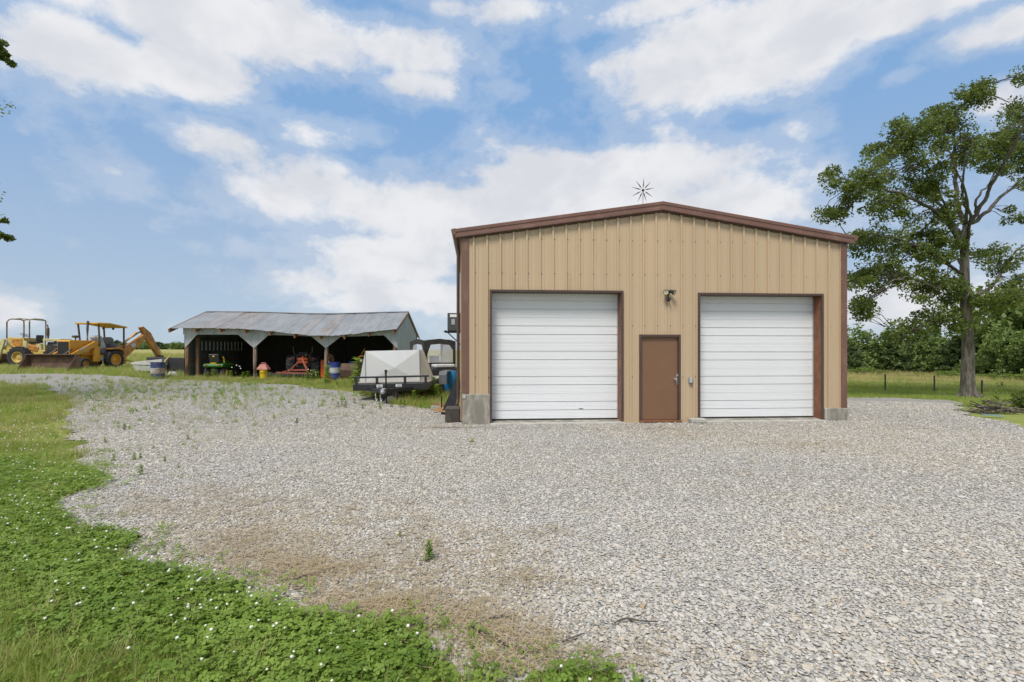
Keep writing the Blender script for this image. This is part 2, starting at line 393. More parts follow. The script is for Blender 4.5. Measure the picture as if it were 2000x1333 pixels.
for i in range(14):
    s = MB(); s.blob((0, 0, 0), (random.uniform(.8, 1.25), random.uniform(.6, .95), random.uniform(.34, .55)), sub=1, amp=.6, seed=i * 1.7 + .3, fr=1.1); stones.append(s.mesh('stone', SM, i % 3 == 0))
p1 = jgrid(-7.5, 7.5, 1.7, 5.2, .0215); p2 = jgrid(-14, 14, 5.2, 10.2, .0275)
p3 = jgrid(-22, 15, 10.2, 17, .046); p = np.concatenate([p1, p2, p3]); p = p[inview(p, 1.08, .7) & in_gravel(p, .2)]
hole = wob(p, 1.1, 3) + wob(p, 4.3, 9) * .6; p = p[rng.uniform(0, 1, len(p)) > np.clip(hole * .55 - .3, 0, .5)]
k = len(p); near = p[:, 1] < 5.2; s = rng.lognormal(0, .30, k) * np.where(near, .0138, np.where(p[:, 1] < 10.2, .0148, .018))
scatter('gravel_stones', stones, lift(p, .0255 + rng.uniform(-.003, .006, k)), zrot(k, .20), np.column_stack([s, s, s * .72]), rng.integers(0, 14, k),
        'loose pale limestone chips covering the yard', 'gravel')
# ================================================================== GARAGE
GZ0, GM = 11.14, .072
GK = math.sqrt(1 + GM * GM)
def gX(px): o = (px - 1000) / F; return o * GZ0 / (1 - GM * o)
XL = gX(901.5); YL = GZ0 + GM * XL
def gu(px): return (gX(px) - XL) * GK
def gz(px, py): o = (px - 1000) / F; return CAMH + (HZ - py) / F * GZ0 / (1 - GM * o)
M('tan_steel', (.48, .36, .232), .40, .0, .05, .7, .12, 2.5, dirt=(.435, .325, .20), damt=.35, ds=1.3, stretch=(1, 1, .15))
M('brown_trim', (.155, .078, .058), .45, 0, .1, 1.5, dirt=(.20, .115, .09), damt=.4, ds=3)
M('dark_brown', (.075, .045, .035), .5, 0, .1, 2)
M('door_white', (.72, .73, .735), .38, 0, .015, .8)
M('door_brown', (.185, .098, .052), .5, 0, .05, 2.0, .03, 120)
M('rust_wood', (.21, .085, .04), .75, 0, .25, 5, .2, 30, dirt=(.09, .045, .03), damt=.4)
M('concrete', (.37, .35, .295), .9, 0, .18, 3, .35, 45, dirt=(.19, .175, .14), damt=.8, ds=3.4, stretch=(1, 1, .4))
M('concrete_pale', (.38, .365, .33), .9, 0, .15, 4, .3, 50, dirt=(.25, .22, .16), damt=.4, ds=5)
M('rubber', (.018, .018, .018), .75, 0, .2, 6)
M('chrome', (.72, .72, .70), .25, 1, .05)
M('gunmetal', (.028, .03, .034), .45, .1, .2, 6)
M('galv', (.42, .44, .46), .45, .5, .1, 5)
gar = thing('garage', 'tan ribbed steel garage with two white overhead doors and brown roof trim', 'garage', (XL, YL, 0), math.atan(GM))
GW = gu(1652); GD = 13.0
ZE = (gz(893, 447) + gz(1660, 465)) / 2; ZR = gz(1292, 396); UR = gu(1292); SL = (ZR - ZE) / (UR + .1)
def ztop(u): return ZR - abs(u - UR) * SL
D1 = (gu(960.5), gu(1213), gz(1087, 571.5)); D2 = (gu(1366.5), gu(1603), gz(1485, 577.5)); DM = (gu(1248), gu(1328.5), gz(1288, 654))
OPEN = [D1, D2, DM]
def rib(t):
    """PBR sheet profile over one 305 mm pitch, t from the rib centre; returns (offset, proud) points"""
    return [(-.027, 0), (-.020, .038), (.020, .038), (.027, 0), (.086, 0), (.093, .006), (.106, .006), (.113, 0), (.19, 0), (.197, .006), (.21, .006), (.217, 0)]
def sheet(u0, u1, ribs, zlo, zhi, opens=(), flip=1):
    """ribbed sheet between u0 and u1, cut round the openings; returns builder in (u, -proud, z)"""
    pr = []
    for r in ribs:
        for o, h in rib(0):
            pr.append((r + o, h))
    pr = sorted(pr)
    def H(u):
        for (a, ha), (b, hb) in zip(pr, pr[1:]):
            if a <= u <= b: return ha + (hb - ha) * (u - a) / max(1e-6, b - a)
        return 0
    us = sorted(set([u0, u1] + [a for a, _ in pr if u0 < a < u1] + [e for o in opens for e in o[:2] if u0 < e < u1] + ([UR] if u0 < UR < u1 else [])))
    m = MB()
    for a, b in zip(us, us[1:]):
        if b - a < 1e-5: continue
        mid = (a + b) / 2; lo = zlo
        for o in opens:
            if o[0] < mid < o[1]: lo = o[2]
        ha, hb = H(a), H(b)
        m.add([(a, -ha, lo), (b, -hb, lo), (b, -hb, zhi(b)), (a, -ha, zhi(a))], [(0, 1, 2, 3)])
    return m
u_r0 = gu(925.2); ribs = [u_r0 + .3053 * (k - 1) for k in range(33)]
ctl, ctr = gu(914.5), gu(1640)
u = ctl; k = 0; panel_edges = [ctl] + [r + .05 for r in ribs[3::3] if ctl + .3 < r + .05 < ctr - .2] + [ctr]
for a, b in zip(panel_edges, panel_edges[1:]):
    m = sheet(a, b, ribs, -.04, lambda q: ztop(q) - .12, OPEN)
    m.build('wall_panel', MATS['tan_steel'], gar)
# screws along the girts
m = MB()
for r in ribs:
    for zz in (1.05, 2.25, 3.45, 4.25):
        q = r + .045
        if q < ctl + .05 or q > ctr - .05: continue
        if any(o[0] - .06 < q < o[1] + .06 and zz < o[2] + .08 for o in OPEN): continue
        m.lathe([(.012, .0), (.012, -.007), (.005, -.010)], (q, -.001, zz), 'Y', 6)
o = m.build('screws', MATS['brown_trim'], gar); o['kind'] = 'stuff'
# side and back walls (ribbed too)
for nm, loc, rz, w in (('side_wall', (0, GD, 0), -math.pi / 2, GD - .02), ('side_wall', (GW, .02, 0), math.pi / 2, GD - .02)):
    s = sheet(0, w, [.2 + .3053 * k for k in range(int(w / .3053))], .02, lambda q: ZE - .14)
    o = s.build(nm, MATS['tan_steel'], gar); o.location = loc; o.rotation_euler = (0, 0, rz)
s = sheet(0, GW, [.2 + .3053 * k for k in range(int(GW / .3053))], .02, lambda q: ztop(q) - .12); o = s.build('back_wall', MATS['tan_steel'], gar); o.location = (GW, GD, 0); o.rotation_euler = (0, 0, math.pi)
# dark inside so no light leaks past the doors
m = MB(); m.box((GW / 2, GD / 2, .01), (GW - .1, GD - .1, .02)); m.build('slab', MATS['concrete'], gar)
# corner trims
for a, b in ((0, ctl), (ctr, GW)):
    m = MB(); m.box(((a + b) / 2, -.02, (ZE) / 2 + .02), (b - a, .055, ZE - .16)); m.build('corner_trim', MATS['brown_trim'], gar, bevel=.006)
# roof slabs + rake trims
for sgn, ue in ((-1, -.14), (1, GW + .14)):
    ze = ztop(ue); m = MB()
    m.add([(ue, -.06, ze - .03), (UR, -.06, ZR - .03), (UR, GD + .1, ZR - .03), (ue, GD + .1, ze - .03), (ue, -.06, ze - .09), (UR, -.06, ZR - .09), (UR, GD + .1, ZR - .09), (ue, GD + .1, ze - .09)],
          [(0, 1, 2, 3), (7, 6, 5, 4), (0, 4, 5, 1), (3, 2, 6, 7), (0, 3, 7, 4)]); m.build('roof', MATS['brown_trim'], gar)
    m = MB(); hh = .205
    prof = [(0, 0), (-.012, -.012), (-.012, -.075), (0, -.085), (0, -.135), (-.01, -.145), (-.01, -hh + .01), (.0, -hh)]   # two-step face of the rake
    vs = []; n = len(prof)
    for uu in (ue, UR):
        zz = ztop(uu)
        for py, pz in prof: vs.append((uu, -.105 + py, zz + pz))
        for py, pz in prof[::-1]: vs.append((uu, -.03, zz + pz))
    N2 = 2 * n
    m.add(vs, [(i, (i + 1) % N2, N2 + (i + 1) % N2, N2 + i) for i in range(N2)] + [tuple(range(N2)), tuple(range(2 * N2 - 1, N2 - 1, -1))])
    m.build('rake_trim', MATS['brown_trim'], gar)
    m = MB(); vs = []
    for uu in (ue + sgn * -.15, UR):
        zz = ztop(uu) - hh
        vs += [(uu, -.07, zz), (uu, -.003, zz), (uu, -.003, zz - .035), (uu, -.07, zz - .02)]
    m.add(vs, [(0, 1, 5, 4), (1, 2, 6, 5), (2, 3, 7, 6), (3, 0, 4, 7), (0, 3, 2, 1), (4, 5, 6, 7)]); m.build('rake_soffit', MATS['dark_brown'], gar)
# gutters and downspout
for sgn, ue in ((-1, -.14), (1, GW + .14)):
    ze = ztop(ue); e = ue
    prof = [(0, 0), (.02, .02), (.105, .0), (.115, -.02), (.10, -.06), (.07, -.12), (.0, -.125)]
    m = MB(); m.prism([(e + sgn * a - sgn * .02, ze + b - .01) for a, b in prof], -.115, GD, 'XZ'); m.build('gutter', MATS['brown_trim'], gar)
m = MB(); xd = -.10
m.tube([(xd, .10, ZE - .14), (xd, .10, ZE - .35), (xd + .02, .10, ZE - .5), (xd + .02, .10, .55), (xd - .0, .03, .42)], .04, 4); m.build('downspout', MATS['dark_brown'], gar, bevel=.004)
# footings
def footing(u0, u1, h, seed):
    m = MB(); m.box(((u0 + u1) / 2, .12, h / 2 - .08), (u1 - u0, .36, h + .16)); o = m.build('footing', MATS['concrete'], gar, bevel=.018); return o
footing(gu(903), gu(957), gz(930, 770), 1); footing(gu(1608.5), gu(1652), gz(1630, 797), 2)['label'] = 'low concrete footing with a rounded corner'
m = MB(); m.prism([(gu(903) + .002, gz(905, 769)), (gu(910.5), gz(910, 770)), (gu(909.5), gz(910, 778)), (gu(903) + .002, gz(905, 778))], -.075, -.062); m.build('flashing', MATS['concrete_pale'], gar)
# overhead doors
def overhead(op, rev_right):
    u0, u1, zt = op; RD = .26
    tw = .05
    # wrap trim on the face
    for (a, b, c, d) in ((u0 - tw, u0, 0, zt + tw), (u1, u1 + tw, 0, zt + tw), (u0, u1, zt, zt + tw)):
        m = MB(); m.box(((a + b) / 2, -.018, (c + d) / 2), (b - a, .05, d - c)); m.build('door_trim', MATS['dark_brown'], gar, bevel=.004)
    for a, nm in ((u0, 'jamb'), (u1, 'jamb')):
        sg = 1 if a == u1 else -1
        m = MB(); m.box((a + sg * .03, .007 + RD / 2 + .05, zt / 2), (.06, RD + .1, zt)); m.build(nm, MATS['rust_wood'], gar)
    m = MB(); m.box(((u0 + u1) / 2, .007 + RD / 2 + .05, zt + .03), (u1 - u0 + .12, RD + .1, .06)); m.build('header', MATS['dark_brown'], gar)
    m = MB(); m.box(((u0 + u1) / 2, .05, -.028), (u1 - u0 + .1, .56, .07)); m.build('door_sill', MATS['concrete_pale'], gar, bevel=.01)
    z0 = .012; m = MB(); m.box(((u0 + u1) / 2, RD + .02, z0 + .022), (u1 - u0 - .02, .035, .045))
    od = m.build('overhead_door', MATS['rubber'], gar); od['label'] = 'white ribbed sectional overhead door'
    zb = z0 + .045; nsec = 5; sh = (zt + .03 - zb) / nsec
    for i in range(nsec):
        za = zb + i * sh; prof = [(0, .010), (.004, 0)]
        fine = [.055, .11, .165, .22, .275, .39, .445, .5, .555, .61, .725, .78, .835, .89, .945]
        for t in sorted(fine + [1 / 3, 2 / 3]):
            z = t * sh
            if t in (1 / 3, 2 / 3): prof += [(z - .013, 0), (z - .007, .022), (z + .007, .022), (z + .013, 0)]
            else: prof += [(z - .006, 0), (z, .0045), (z + .006, 0)]
        prof += [(sh - .004, 0), (sh, .010)]
        m = MB(); vs = []
        for z, dy in prof: vs += [(u0 + .006, RD + dy, za + z), (u1 - .006, RD + dy, za + z)]
        n = len(prof); m.add(vs, [(2 * q, 2 * q + 1, 2 * q + 3, 2 * q + 2) for q in range(n - 1)])
        m.add([(u0 + .006, RD + .04, za), (u1 - .006, RD + .04, za), (u1 - .006, RD + .04, za + sh), (u0 + .006, RD + .04, za + sh)], [(3, 2, 1, 0)])
        m.build('door_section', MATS['door_white'], od)
    for uu in (u0 + .012, u1 - .012):
        m = MB(); m.box((uu, RD - .012, zt / 2), (.02, .02, zt - .1)); m.build('weather_strip', MATS['galv'], od)
overhead(D1, 1); overhead(D2, 1)
m = MB(); m.box(((D1[0] + D1[1]) / 2 + .62, .258, .285), (.1, .004, .012), ry=.05); m.build('scuff', MATS['gunmetal'], gar)
# entry door
u0, u1, zt = DM; fw = .055
m = MB()
for (a, b, c, d) in ((u0, u0 + fw, .0, zt), (u1 - fw, u1, .0, zt), (u0 + fw, u1 - fw, zt - fw, zt)):
    m.box(((a + b) / 2, .02, (c + d) / 2), (b - a, .13, d - c))
ed = m.build('entry_door', MATS['dark_brown'], gar, bevel=.004); ed['label'] = 'plain brown steel entry door with silver knob'
m = MB(); m.box(((u0 + u1) / 2, .035, zt / 2), (u1 - u0 - 2 * fw - .008, .045, zt - fw - .02)); m.build('door_leaf', MATS['door_brown'], ed, bevel=.003)
m = MB(); m.box(((u0 + u1) / 2, -.01, .012), (u1 - u0, .2, .03)); m.build('threshold', MATS['rust_wood'], ed)
for z in (.28, 1.05, 1.82):
    m = MB(); m.tube([(u0 + fw + .004, .006, z - .05), (u0 + fw + .004, .006, z + .05)], .009, 8); m.build('hinge', MATS['galv'], ed)
kz = gz(1322, 741); uk = gu(1323)
m = MB(); m.box((uk + .012, .010, kz), (.065, .008, .27)); m.build('lock_plate', MATS['chrome'], ed, bevel=.003)
m = MB(); m.lathe([(.012, .012), (.012, -.03), (.026, -.036), (.03, -.052), (.024, -.066), (.0, -.07)], (gu(1318), 0, kz), 'Y', 16); m.lathe([(.026, .012), (.026, .0), (.012, -.004)], (gu(1318), 0, kz), 'Y', 16); m.build('knob', MATS['chrome'], ed, smooth=True)
m = MB(); m.lathe([(.018, .01), (.018, -.012), (0, -.014)], (uk + .012, 0, kz + .085), 'Y', 12); m.build('lock_cylinder', MATS['galv'], ed, smooth=True)
# flood light, box on the wall, spinner on the roof: things of their own
def gl(u, y, z):
    """garage-local to world"""
    a = math.atan(GM); return Vector((XL + u * math.cos(a) - y * math.sin(a), YL + u * math.sin(a) + y * math.cos(a), z))
fl = thing('flood_light', 'black twin head flood light with motion sensor above the brown entry door', 'flood light', gl(gu(1303), -.035, gz(1303, 572)), math.atan(GM))
M('lamp_lens', (.62, .58, .42), .15, 0, .1, 20); M('black_plastic', (.02, .02, .022), .4, 0, .1, 5)
m = MB(); m.lathe([(.055, .03), (.055, -.012), (.03, -.03), (0, -.032)], (0, 0, 0), 'Y', 16); m.build('mount', MATS['black_plastic'], fl, smooth=True)
for sg, hd in ((-1, Vector((-.35, -1, -.35))), (1, Vector((.75, -.6, -.45)))):
    c = Vector((sg * .075, -.075, .01)); x, y, d = basis(hd.normalized()); h = MB()
    prof = [(.022, -.07), (.034, -.05), (.042, .0), (.062, .055), (.066, .07), (.058, .066)]
    vs = []; n = 18
    for r, a in prof:
        for k in range(n): t = 2 * math.pi * k / n; vs.append(c + d * a + (x * math.cos(t) + y * math.sin(t)) * r)
    h.add(vs, [(i * n + k, i * n + (k + 1) % n, (i + 1) * n + (k + 1) % n, (i + 1) * n + k) for i in range(len(prof) - 1) for k in range(n)] + [tuple(range(n))])
    ho = h.build('lamp_head', MATS['black_plastic'], fl, smooth=True)
    l = MB(); vs = [c + d * .062 + (x * math.cos(2 * math.pi * k / n) + y * math.sin(2 * math.pi * k / n)) * .058 for k in range(n)] + [c + d * .05]
    l.add(vs, [(k, (k + 1) % n, n) for k in range(n)]); l.build('lens', MATS['lamp_lens'], ho, smooth=True)
    a = MB(); a.tube([(sg * .02, -.02, .0), (sg * .05, -.05, .02), tuple(c - d * .05)], .016, 8); a.build('arm', MATS['black_plastic'], fl, smooth=True)
m = MB(); m.tube([(0, -.02, -.02), (0, -.05, -.07), (0, -.05, -.12)], .016, 8); m.box((0, -.055, -.16), (.075, .07, .075)); m.lathe([(.03, -.20), (.02, -.22), (0, -.225)], (0, -.055, 0), 'Z', 12); m.build('sensor', MATS['black_plastic'], fl, bevel=.008)
sb = thing('switch_box', 'small grey weatherproof switch box beside the brown entry door', 'switch box', gl(gu(1347.5), -.006, gz(1347, 743)), math.atan(GM))
m = MB(); m.box((0, -.03, 0), (.085, .06, .135)); m.build('housing', M('box_grey', (.24, .26, .28), .5), sb, bevel=.01)
m = MB(); m.box((-.006, -.064, .03), (.06, .01, .045)); m.box((-.006, -.064, -.025), (.06, .01, .045)); m.build('cover', M('box_pale', (.42, .44, .45), .45), sb, bevel=.003)
sp = thing('roof_spinner', 'spiky metal starburst ornament on a thin pole above the garage roof ridge', 'roof ornament', gl(gu(1253), 2.2, ztop(gu(1253)) - .06), 0); sp.location.x = (1255 - 1000) / F * sp.location.y
hub = P(1256, 372, sp.location.y) - Vector(sp.location)
M('old_bronze', (.10, .075, .05), .5, .4, .2, 8)
m = MB(); m.tube([(0, 0, 0), (hub.x, 0, hub.z)], .012, 6); m.build('pole', MATS['old_bronze'], sp)
m = MB(); m.blob(tuple(hub), .045, 1, .1); m.build('hub', MATS['old_bronze'], sp, smooth=True)
for ang in (8, 42, 82, 120, 158, 200, 240, 278, 325):
    t = R(ang + 6); d = Vector((math.cos(t), random.uniform(-.25, .25), math.sin(t))); L_ = .36; m = MB(); x, y, _ = basis(d)
    a = hub + d * .05; b = hub + d * .13; e = hub + d * L_
    m.add([a, b + x * .026, e, b - x * .026, b + y * .016, b - y * .016], [(0, 1, 4), (1, 2, 4), (2, 3, 4), (3, 0, 4), (1, 0, 5), (2, 1, 5), (3, 2, 5), (0, 3, 5)]); m.build('blade', MATS['old_bronze'], sp)
# wall air conditioner on bracket (side wall)
ac = thing('air_conditioner', 'dark grey boxed air conditioner on an angled bracket on the garage side wall', 'air conditioner', gl(-.02, 4.6, 0), math.atan(GM) + math.pi / 2)
# local: x along wall towards back, y out of the wall (left)
zt_, zb_ = gz(885, 614) + .45, 0
wy = ac.location.y; z1 = CAMH + (HZ - 614) / F * (wy + .1); z0 = CAMH + (HZ - 648) / F * (wy + .1)
m = MB(); m.box((0, .30, (z0 + z1) / 2), (.72, .52, z1 - z0)); m.build('cabinet', M('ac_grey', (.055, .065, .07), .5, .1, .15, 4, dirt=(.12, .11, .09), damt=.3), ac, bevel=.012)
m = MB(); m.box((-.365, .33, z1 - .09), (.012, .3, .09)); m.build('label_plate', MATS['door_white'], ac)
m = MB(); m.box((-.366, .38, (z0 + z1) / 2), (.012, .11, .18)); m.build('vent', MATS['galv'], ac)
m = MB()
for x in (-.3, .3): m.bar((x, -.0, z0 - .02), (x, .68, z0 - .02), .04); m.bar((x, .58, z0 - .03), (x, .0, z0 - .58), .03)
m.bar((-.34, .62, z0 + .0), (.34, .62, z0 + .0), .04); m.build('bracket', MATS['gunmetal'], ac)
# concrete bits and timber at the garage corners
cb = MB(); q = gl(gu(1356), -.16, 0); cb.box((q.x, q.y, .035), (.36, .22, .10), rz=.1); tag(cb.build('concrete_block', MATS['concrete_pale'], bevel=.02), 'low pale concrete doorstop block beside the entry door', 'concrete block')
q = gl(-.20, .55, 0); cb = MB(); cb.box((q.x - .02, q.y, .15), (.34, .62, .32), rz=.07); tag(cb.build('timber_block', M('dark_timber', (.06, .05, .04), .9, 0, .3, 6, .3, 30, dirt=(.16, .14, .11), damt=.3), bevel=.012), 'dark weathered timber block against the left garage footing', 'timber block')
a = gl(-.60, 1.9, 0); b = gl(-.10, 1.9, 0); cb = MB()
for dy in (0,): cb.add([tuple(Vector(v)) for v in (gl(-.16, 1.7, -.04), gl(-.16, 2.6, -.04), gl(-.13, 2.6, .92), gl(-.15, 1.7, .92), gl(-.62, 1.7, -.04), gl(-.56, 2.6, -.04), gl(-.16, 2.6, .95), gl(-.19, 1.7, .95))], [(0, 1, 2, 3), (7, 6, 5, 4), (0, 4, 5, 1), (1, 5, 6, 2), (2, 6, 7, 3), (3, 7, 4, 0)])
tag(cb.build('black_tarp', MATS['gunmetal']), 'black tarp bundle leaning on the garage side wall', 'tarp')
M('split_wood', (.38, .22, .10), .85, 0, .3, 6, .3, 40, dirt=(.20, .11, .05), damt=.5); M('grey_wood', (.27, .24, .21), .9, 0, .25, 5, .3, 40)
for i, (px, py, L_, w, t, rz, rx, mt) in enumerate([(852, 802, .32, .12, .10, .2, .1, 'concrete_pale'), (874, 796, .5, .12, .06, .9, -.5, 'split_wood'), (863, 803, .5, .09, .05, .3, -.15, 'split_wood'), (881, 798, .42, .14, .07, 1.2, -.35, 'grey_wood'),
        (868, 809, .62, .1, .05, -.1, .05, 'split_wood'), (884, 813, .6, .09, .04, -.35, .1, 'split_wood'), (858, 799, .36, .14, .08, -.2, .1, 'rust_wood'), (893, 792, .5, .06, .04, .9, -.5, 'galv'), (892, 817, .5, .08, .03, -.5, .05, 'grey_wood')]):
    q = G(px, py); m = MB(); m.box((0, 0, t / 2), (L_, w, t), taper=(.92, .8)); o = m.build('scrap_board', MATS[mt], bevel=.008); o.location = (q.x, q.y, q.z + .03 + i * .008); o.rotation_euler = (rx * .3, rx, rz)
    tag(o, ['broken concrete chunk at the edge of the scrap heap', 'orange split board leaning up in the scrap heap', 'flat orange splintered board in the scrap heap', 'grey weathered board against the timber block', 'long splintered board lying along the front of the scrap heap',
            'thin orange board lying beside the left footing', 'rusty brown board lying under the iron stake', 'thin galvanised strip sticking out behind the footing', 'thin grey stick lying on gravel by the left footing'][i], 'scrap')
q = G(862, 803); m = MB(); m.tube([(q.x, q.y, q.z - .05), (q.x + .01, q.y, q.z + .42)], .028, 6); tag(m.build('iron_stake', MATS['gunmetal']), 'short dark iron stake standing upright in the scrap heap', 'stake')
# ================================================================== OPEN POLE SHED
SY = 25.5; SH = .30; SD = 5.1
M('galv_roof', (.27, .275, .28), .5, .35, .14, 1.5, .03, 40, dirt=(.24, .19, .15), damt=.05, ds=1.1, stretch=(1.6, .5, 1))
M('galv_roof_rusty', (.26, .25, .245), .55, .3, .16, 1.5, .03, 40, dirt=(.23, .155, .10), damt=.28, ds=1.3, stretch=(1.6, .5, 1))
M('galv_wall', (.235, .26, .27), .5, .35, .12, 1.2, dirt=(.30, .31, .31), damt=.4, ds=1.4, stretch=(1, 1, .25))
M('barn_wood', (.20, .105, .06), .85, 0, .3, 4, .3, 25, dirt=(.30, .22, .16), damt=.5, ds=3, stretch=(3, 3, .5))
M('barn_wood_grey', (.26, .20, .16), .9, 0, .3, 4, .3, 25, dirt=(.11, .075, .05), damt=.5, ds=3, stretch=(3, 3, .5))
M('rafter_wood', (.36, .17, .09), .8, 0, .25, 4, .2, 25); M('shade_tinted_board', (.035, .03, .026), .9, 0, .3, 4, .3, 20, stretch=(2, 2, .4)); M('black_tarp', (.022, .022, .024), .6, 0, .3, 3, .4, 8)  # back wall boards near-black: the bays' indoor shade is painted into their colour
sx = lambda px: (px - 1000) / F * SY
SX0, SX1 = sx(360), sx(776)
shed = thing('pole_shed', 'open fronted pole shed with sagging rusty tin roof and three bays', 'shed', (0, SY, SH), 0)
posts = [sx(364), sx(497), sx(637), sx(771)]
ze = lambda x: CAMH + (HZ - (642 + 14 * math.exp(-((x - sx(650)) / 2.6) ** 2) + 3 * math.exp(-((x - sx(560)) / 2) ** 2))) / F * (SY - .45) - SH          # eave line, sagging over the third post
zr = lambda x: CAMH + (HZ - (609.5 + 4.2 * math.exp(-((x - sx(600)) / 3.2) ** 2))) / F * (SY + SD / 2) - SH
yE, yR, yB = -.45, SD / 2, SD + .75
RX0, RX1 = sx(332) * (SY - .45) / SY, -6.02
# roof: sheets 0.66 m wide, each its own ribbed piece, front and back
n = 20; W_ = (RX1 - RX0) / n
for i in range(n):
    for front in (1, 0):
        m = MB(); K = 8
        zback = lambda x: 2.30
        rows = []; lift_ = random.uniform(0, .012)
        for t in np.linspace(0, 1, 4):
            row = []
            for k in range(K + 1):
                x = RX0 + i * W_ + (W_ + .03) * k / K
                y = (yE + (yR - yE) * t) if front else (yB + (yR - yB) * t)
                z = (ze(x) + (zr(x) - ze(x)) * t) if front else (zback(x) + (zr(x) - zback(x)) * t)
                row.append((x, y, z + lift_ + (.016 if k % 2 else 0) + .01 * (i % 2) + (random.uniform(-.012, .012) if t == 0 else 0)))
            rows += row
        nn = K + 1
        m.add(rows, [(r * nn + k, r * nn + k + 1, (r + 1) * nn + k + 1, (r + 1) * nn + k) for r in range(3) for k in range(K)])
        o = m.build('roof_sheet', MATS['galv_roof_rusty' if 2 <= i <= 6 or i in (11, 13) else 'galv_roof'], shed)
m = MB()
m.add([(RX0, yR - .12, zr(RX0) - .0), (RX1, yR - .12, zr(RX1) - .0), (RX1, yR, zr(RX1) + .05), (RX0, yR, zr(RX0) + .05), (RX1, yR + .12, zr(RX1) - .01), (RX0, yR + .12, zr(RX0) - .01)], [(0, 1, 2, 3), (3, 2, 4, 5)])
m = MB(); pts = [RX0 + (RX1 - RX0) * k / 12 for k in range(13)]
for a, b in zip(pts, pts[1:]):
    m.add([(a, yR - .14, zr(a) + .005), (b, yR - .14, zr(b) + .005), (b, yR, zr(b) + .055), (a, yR, zr(a) + .055), (b, yR + .14, zr(b) + .005), (a, yR + .14, zr(a) + .005)], [(0, 1, 2, 3), (3, 2, 4, 5)])
m.build('ridge_cap', MATS['galv_roof'], shed)
# rafters with tails showing under the eave, front to ridge, plus rear
for px in (340, 390, 437.5, 486, 534, 581, 630, 677, 724, 772):
    x = sx(px); m = MB(); m.bar((x, yE + .06, ze(x) - .115), (x, yR, zr(x) - .115), .075, .19); m.build('rafter', MATS['rafter_wood'], shed)
    m = MB(); m.bar((x, yB - .1, 2.22), (x, yR, zr(x) - .09), .05, .13); m.build('rafter', MATS['barn_wood'], shed)
for y, zf in ((yE + .6, .0), (.9, 0), (1.8, 0)):
    m = MB(); t = (y - yE) / (yR - yE); m.tube([(x, y, ze(x) + (zr(x) - ze(x)) * t - .035) for x in pts], .03, 4); m.build('purlin', MATS['barn_wood'], shed)
m = MB()
for y in (3.4, 4.5): 
    t = (yB - y) / (yB - yR); m.tube([(RX1 - .02, y, 2.3 + (zr(RX1) - 2.3) * t - .03), (RX0, y, 2.3 + (zr(RX0) - 2.3) * t - .03)], .03, 4)
m.build('purlin', MATS['barn_wood'], shed)
for a, b, fr in ((yE, yR, 1), (yB, yR, 0)):
    for x in (RX1 + .02, RX0 - .02):
        m = MB(); z0_ = ze(x) if fr else 2.30
        m.bar((x, a, z0_ - .06), (x, b, zr(x) - .05), .03, .14); m.build('barge_board', MATS['barn_wood'], shed)
# posts
for i, x in enumerate(posts):
    m = MB(); lean = (.02, 0, -.03, 0)[i]
    m.tube([(x + lean, .06, -.3), (x + lean * .6, .06, .9), (x, .06, 2.05)], [.11, .10, .095] if i else [.10, .10, .10], 8); m.build('post', MATS['barn_wood_grey' if i in (1, 2) else 'barn_wood'], shed)
x = posts[0] + .28; m = MB(); m.bar((x, .5, -.2), (x, .5, 2.2), .14); m.build('post', MATS['barn_wood'], shed)
# tin infill over the bays with chamfered corners, in sheets
M('galv_infill', (.40, .42, .425), .5, .3, .12, 1.2, dirt=(.20, .19, .15), damt=.35, ds=1.6, stretch=(1, 1, .25))
def header_z(x):
    """lower edge of the tin over the openings"""
    lows = []
    zt_ = CAMH + (HZ - 654) / F * SY - SH; zb_ = CAMH + (HZ - 680.5) / F * SY - SH
    best = zt_ - .12 * math.exp(-((x - sx(650)) / 2.4) ** 2)
    for pxx, c0, c1 in ((posts[0] - .05, 0, sx(388) - posts[0]), (posts[1], posts[1] - sx(466), sx(526) - posts[1]), (posts[2], posts[2] - sx(609), sx(666) - posts[2]), (posts[3] + .12, posts[3] - sx(746), 1)):
        w = c1 if x > pxx else c0
        if w > 0 and abs(x - pxx) < w:
            t = abs(x - pxx) / w; best = min(best, zb_ + (best - zb_) * t)
    return best
ns = 17; xe = np.linspace(SX0 - .03, SX1 + .02, ns + 1)
for a, b in zip(xe, xe[1:]):
    cuts = [a, b] + [c for c in [posts[0] - .05, sx(388), sx(466), posts[1], sx(526), sx(609), posts[2], sx(666), sx(746), posts[3] + .12] if a < c < b] + list(np.linspace(a, b, 9)[1:-1]); cuts = sorted(set(cuts)); m = MB()
    for k, (c, d) in enumerate(zip(cuts, cuts[1:])):
        oy = lambda q: -.05 - (.012 if int(round((q - a) / (b - a) * 8)) % 2 else 0)
        m.add([(c, oy(c), header_z(c + 1e-4)), (d, oy(d), header_z(d - 1e-4)), (d, oy(d), ze(d) + .10), (c, oy(c), ze(c) + .10)], [(0, 1, 2, 3)])
    m.build('tin_infill', MATS['galv_infill'], shed)
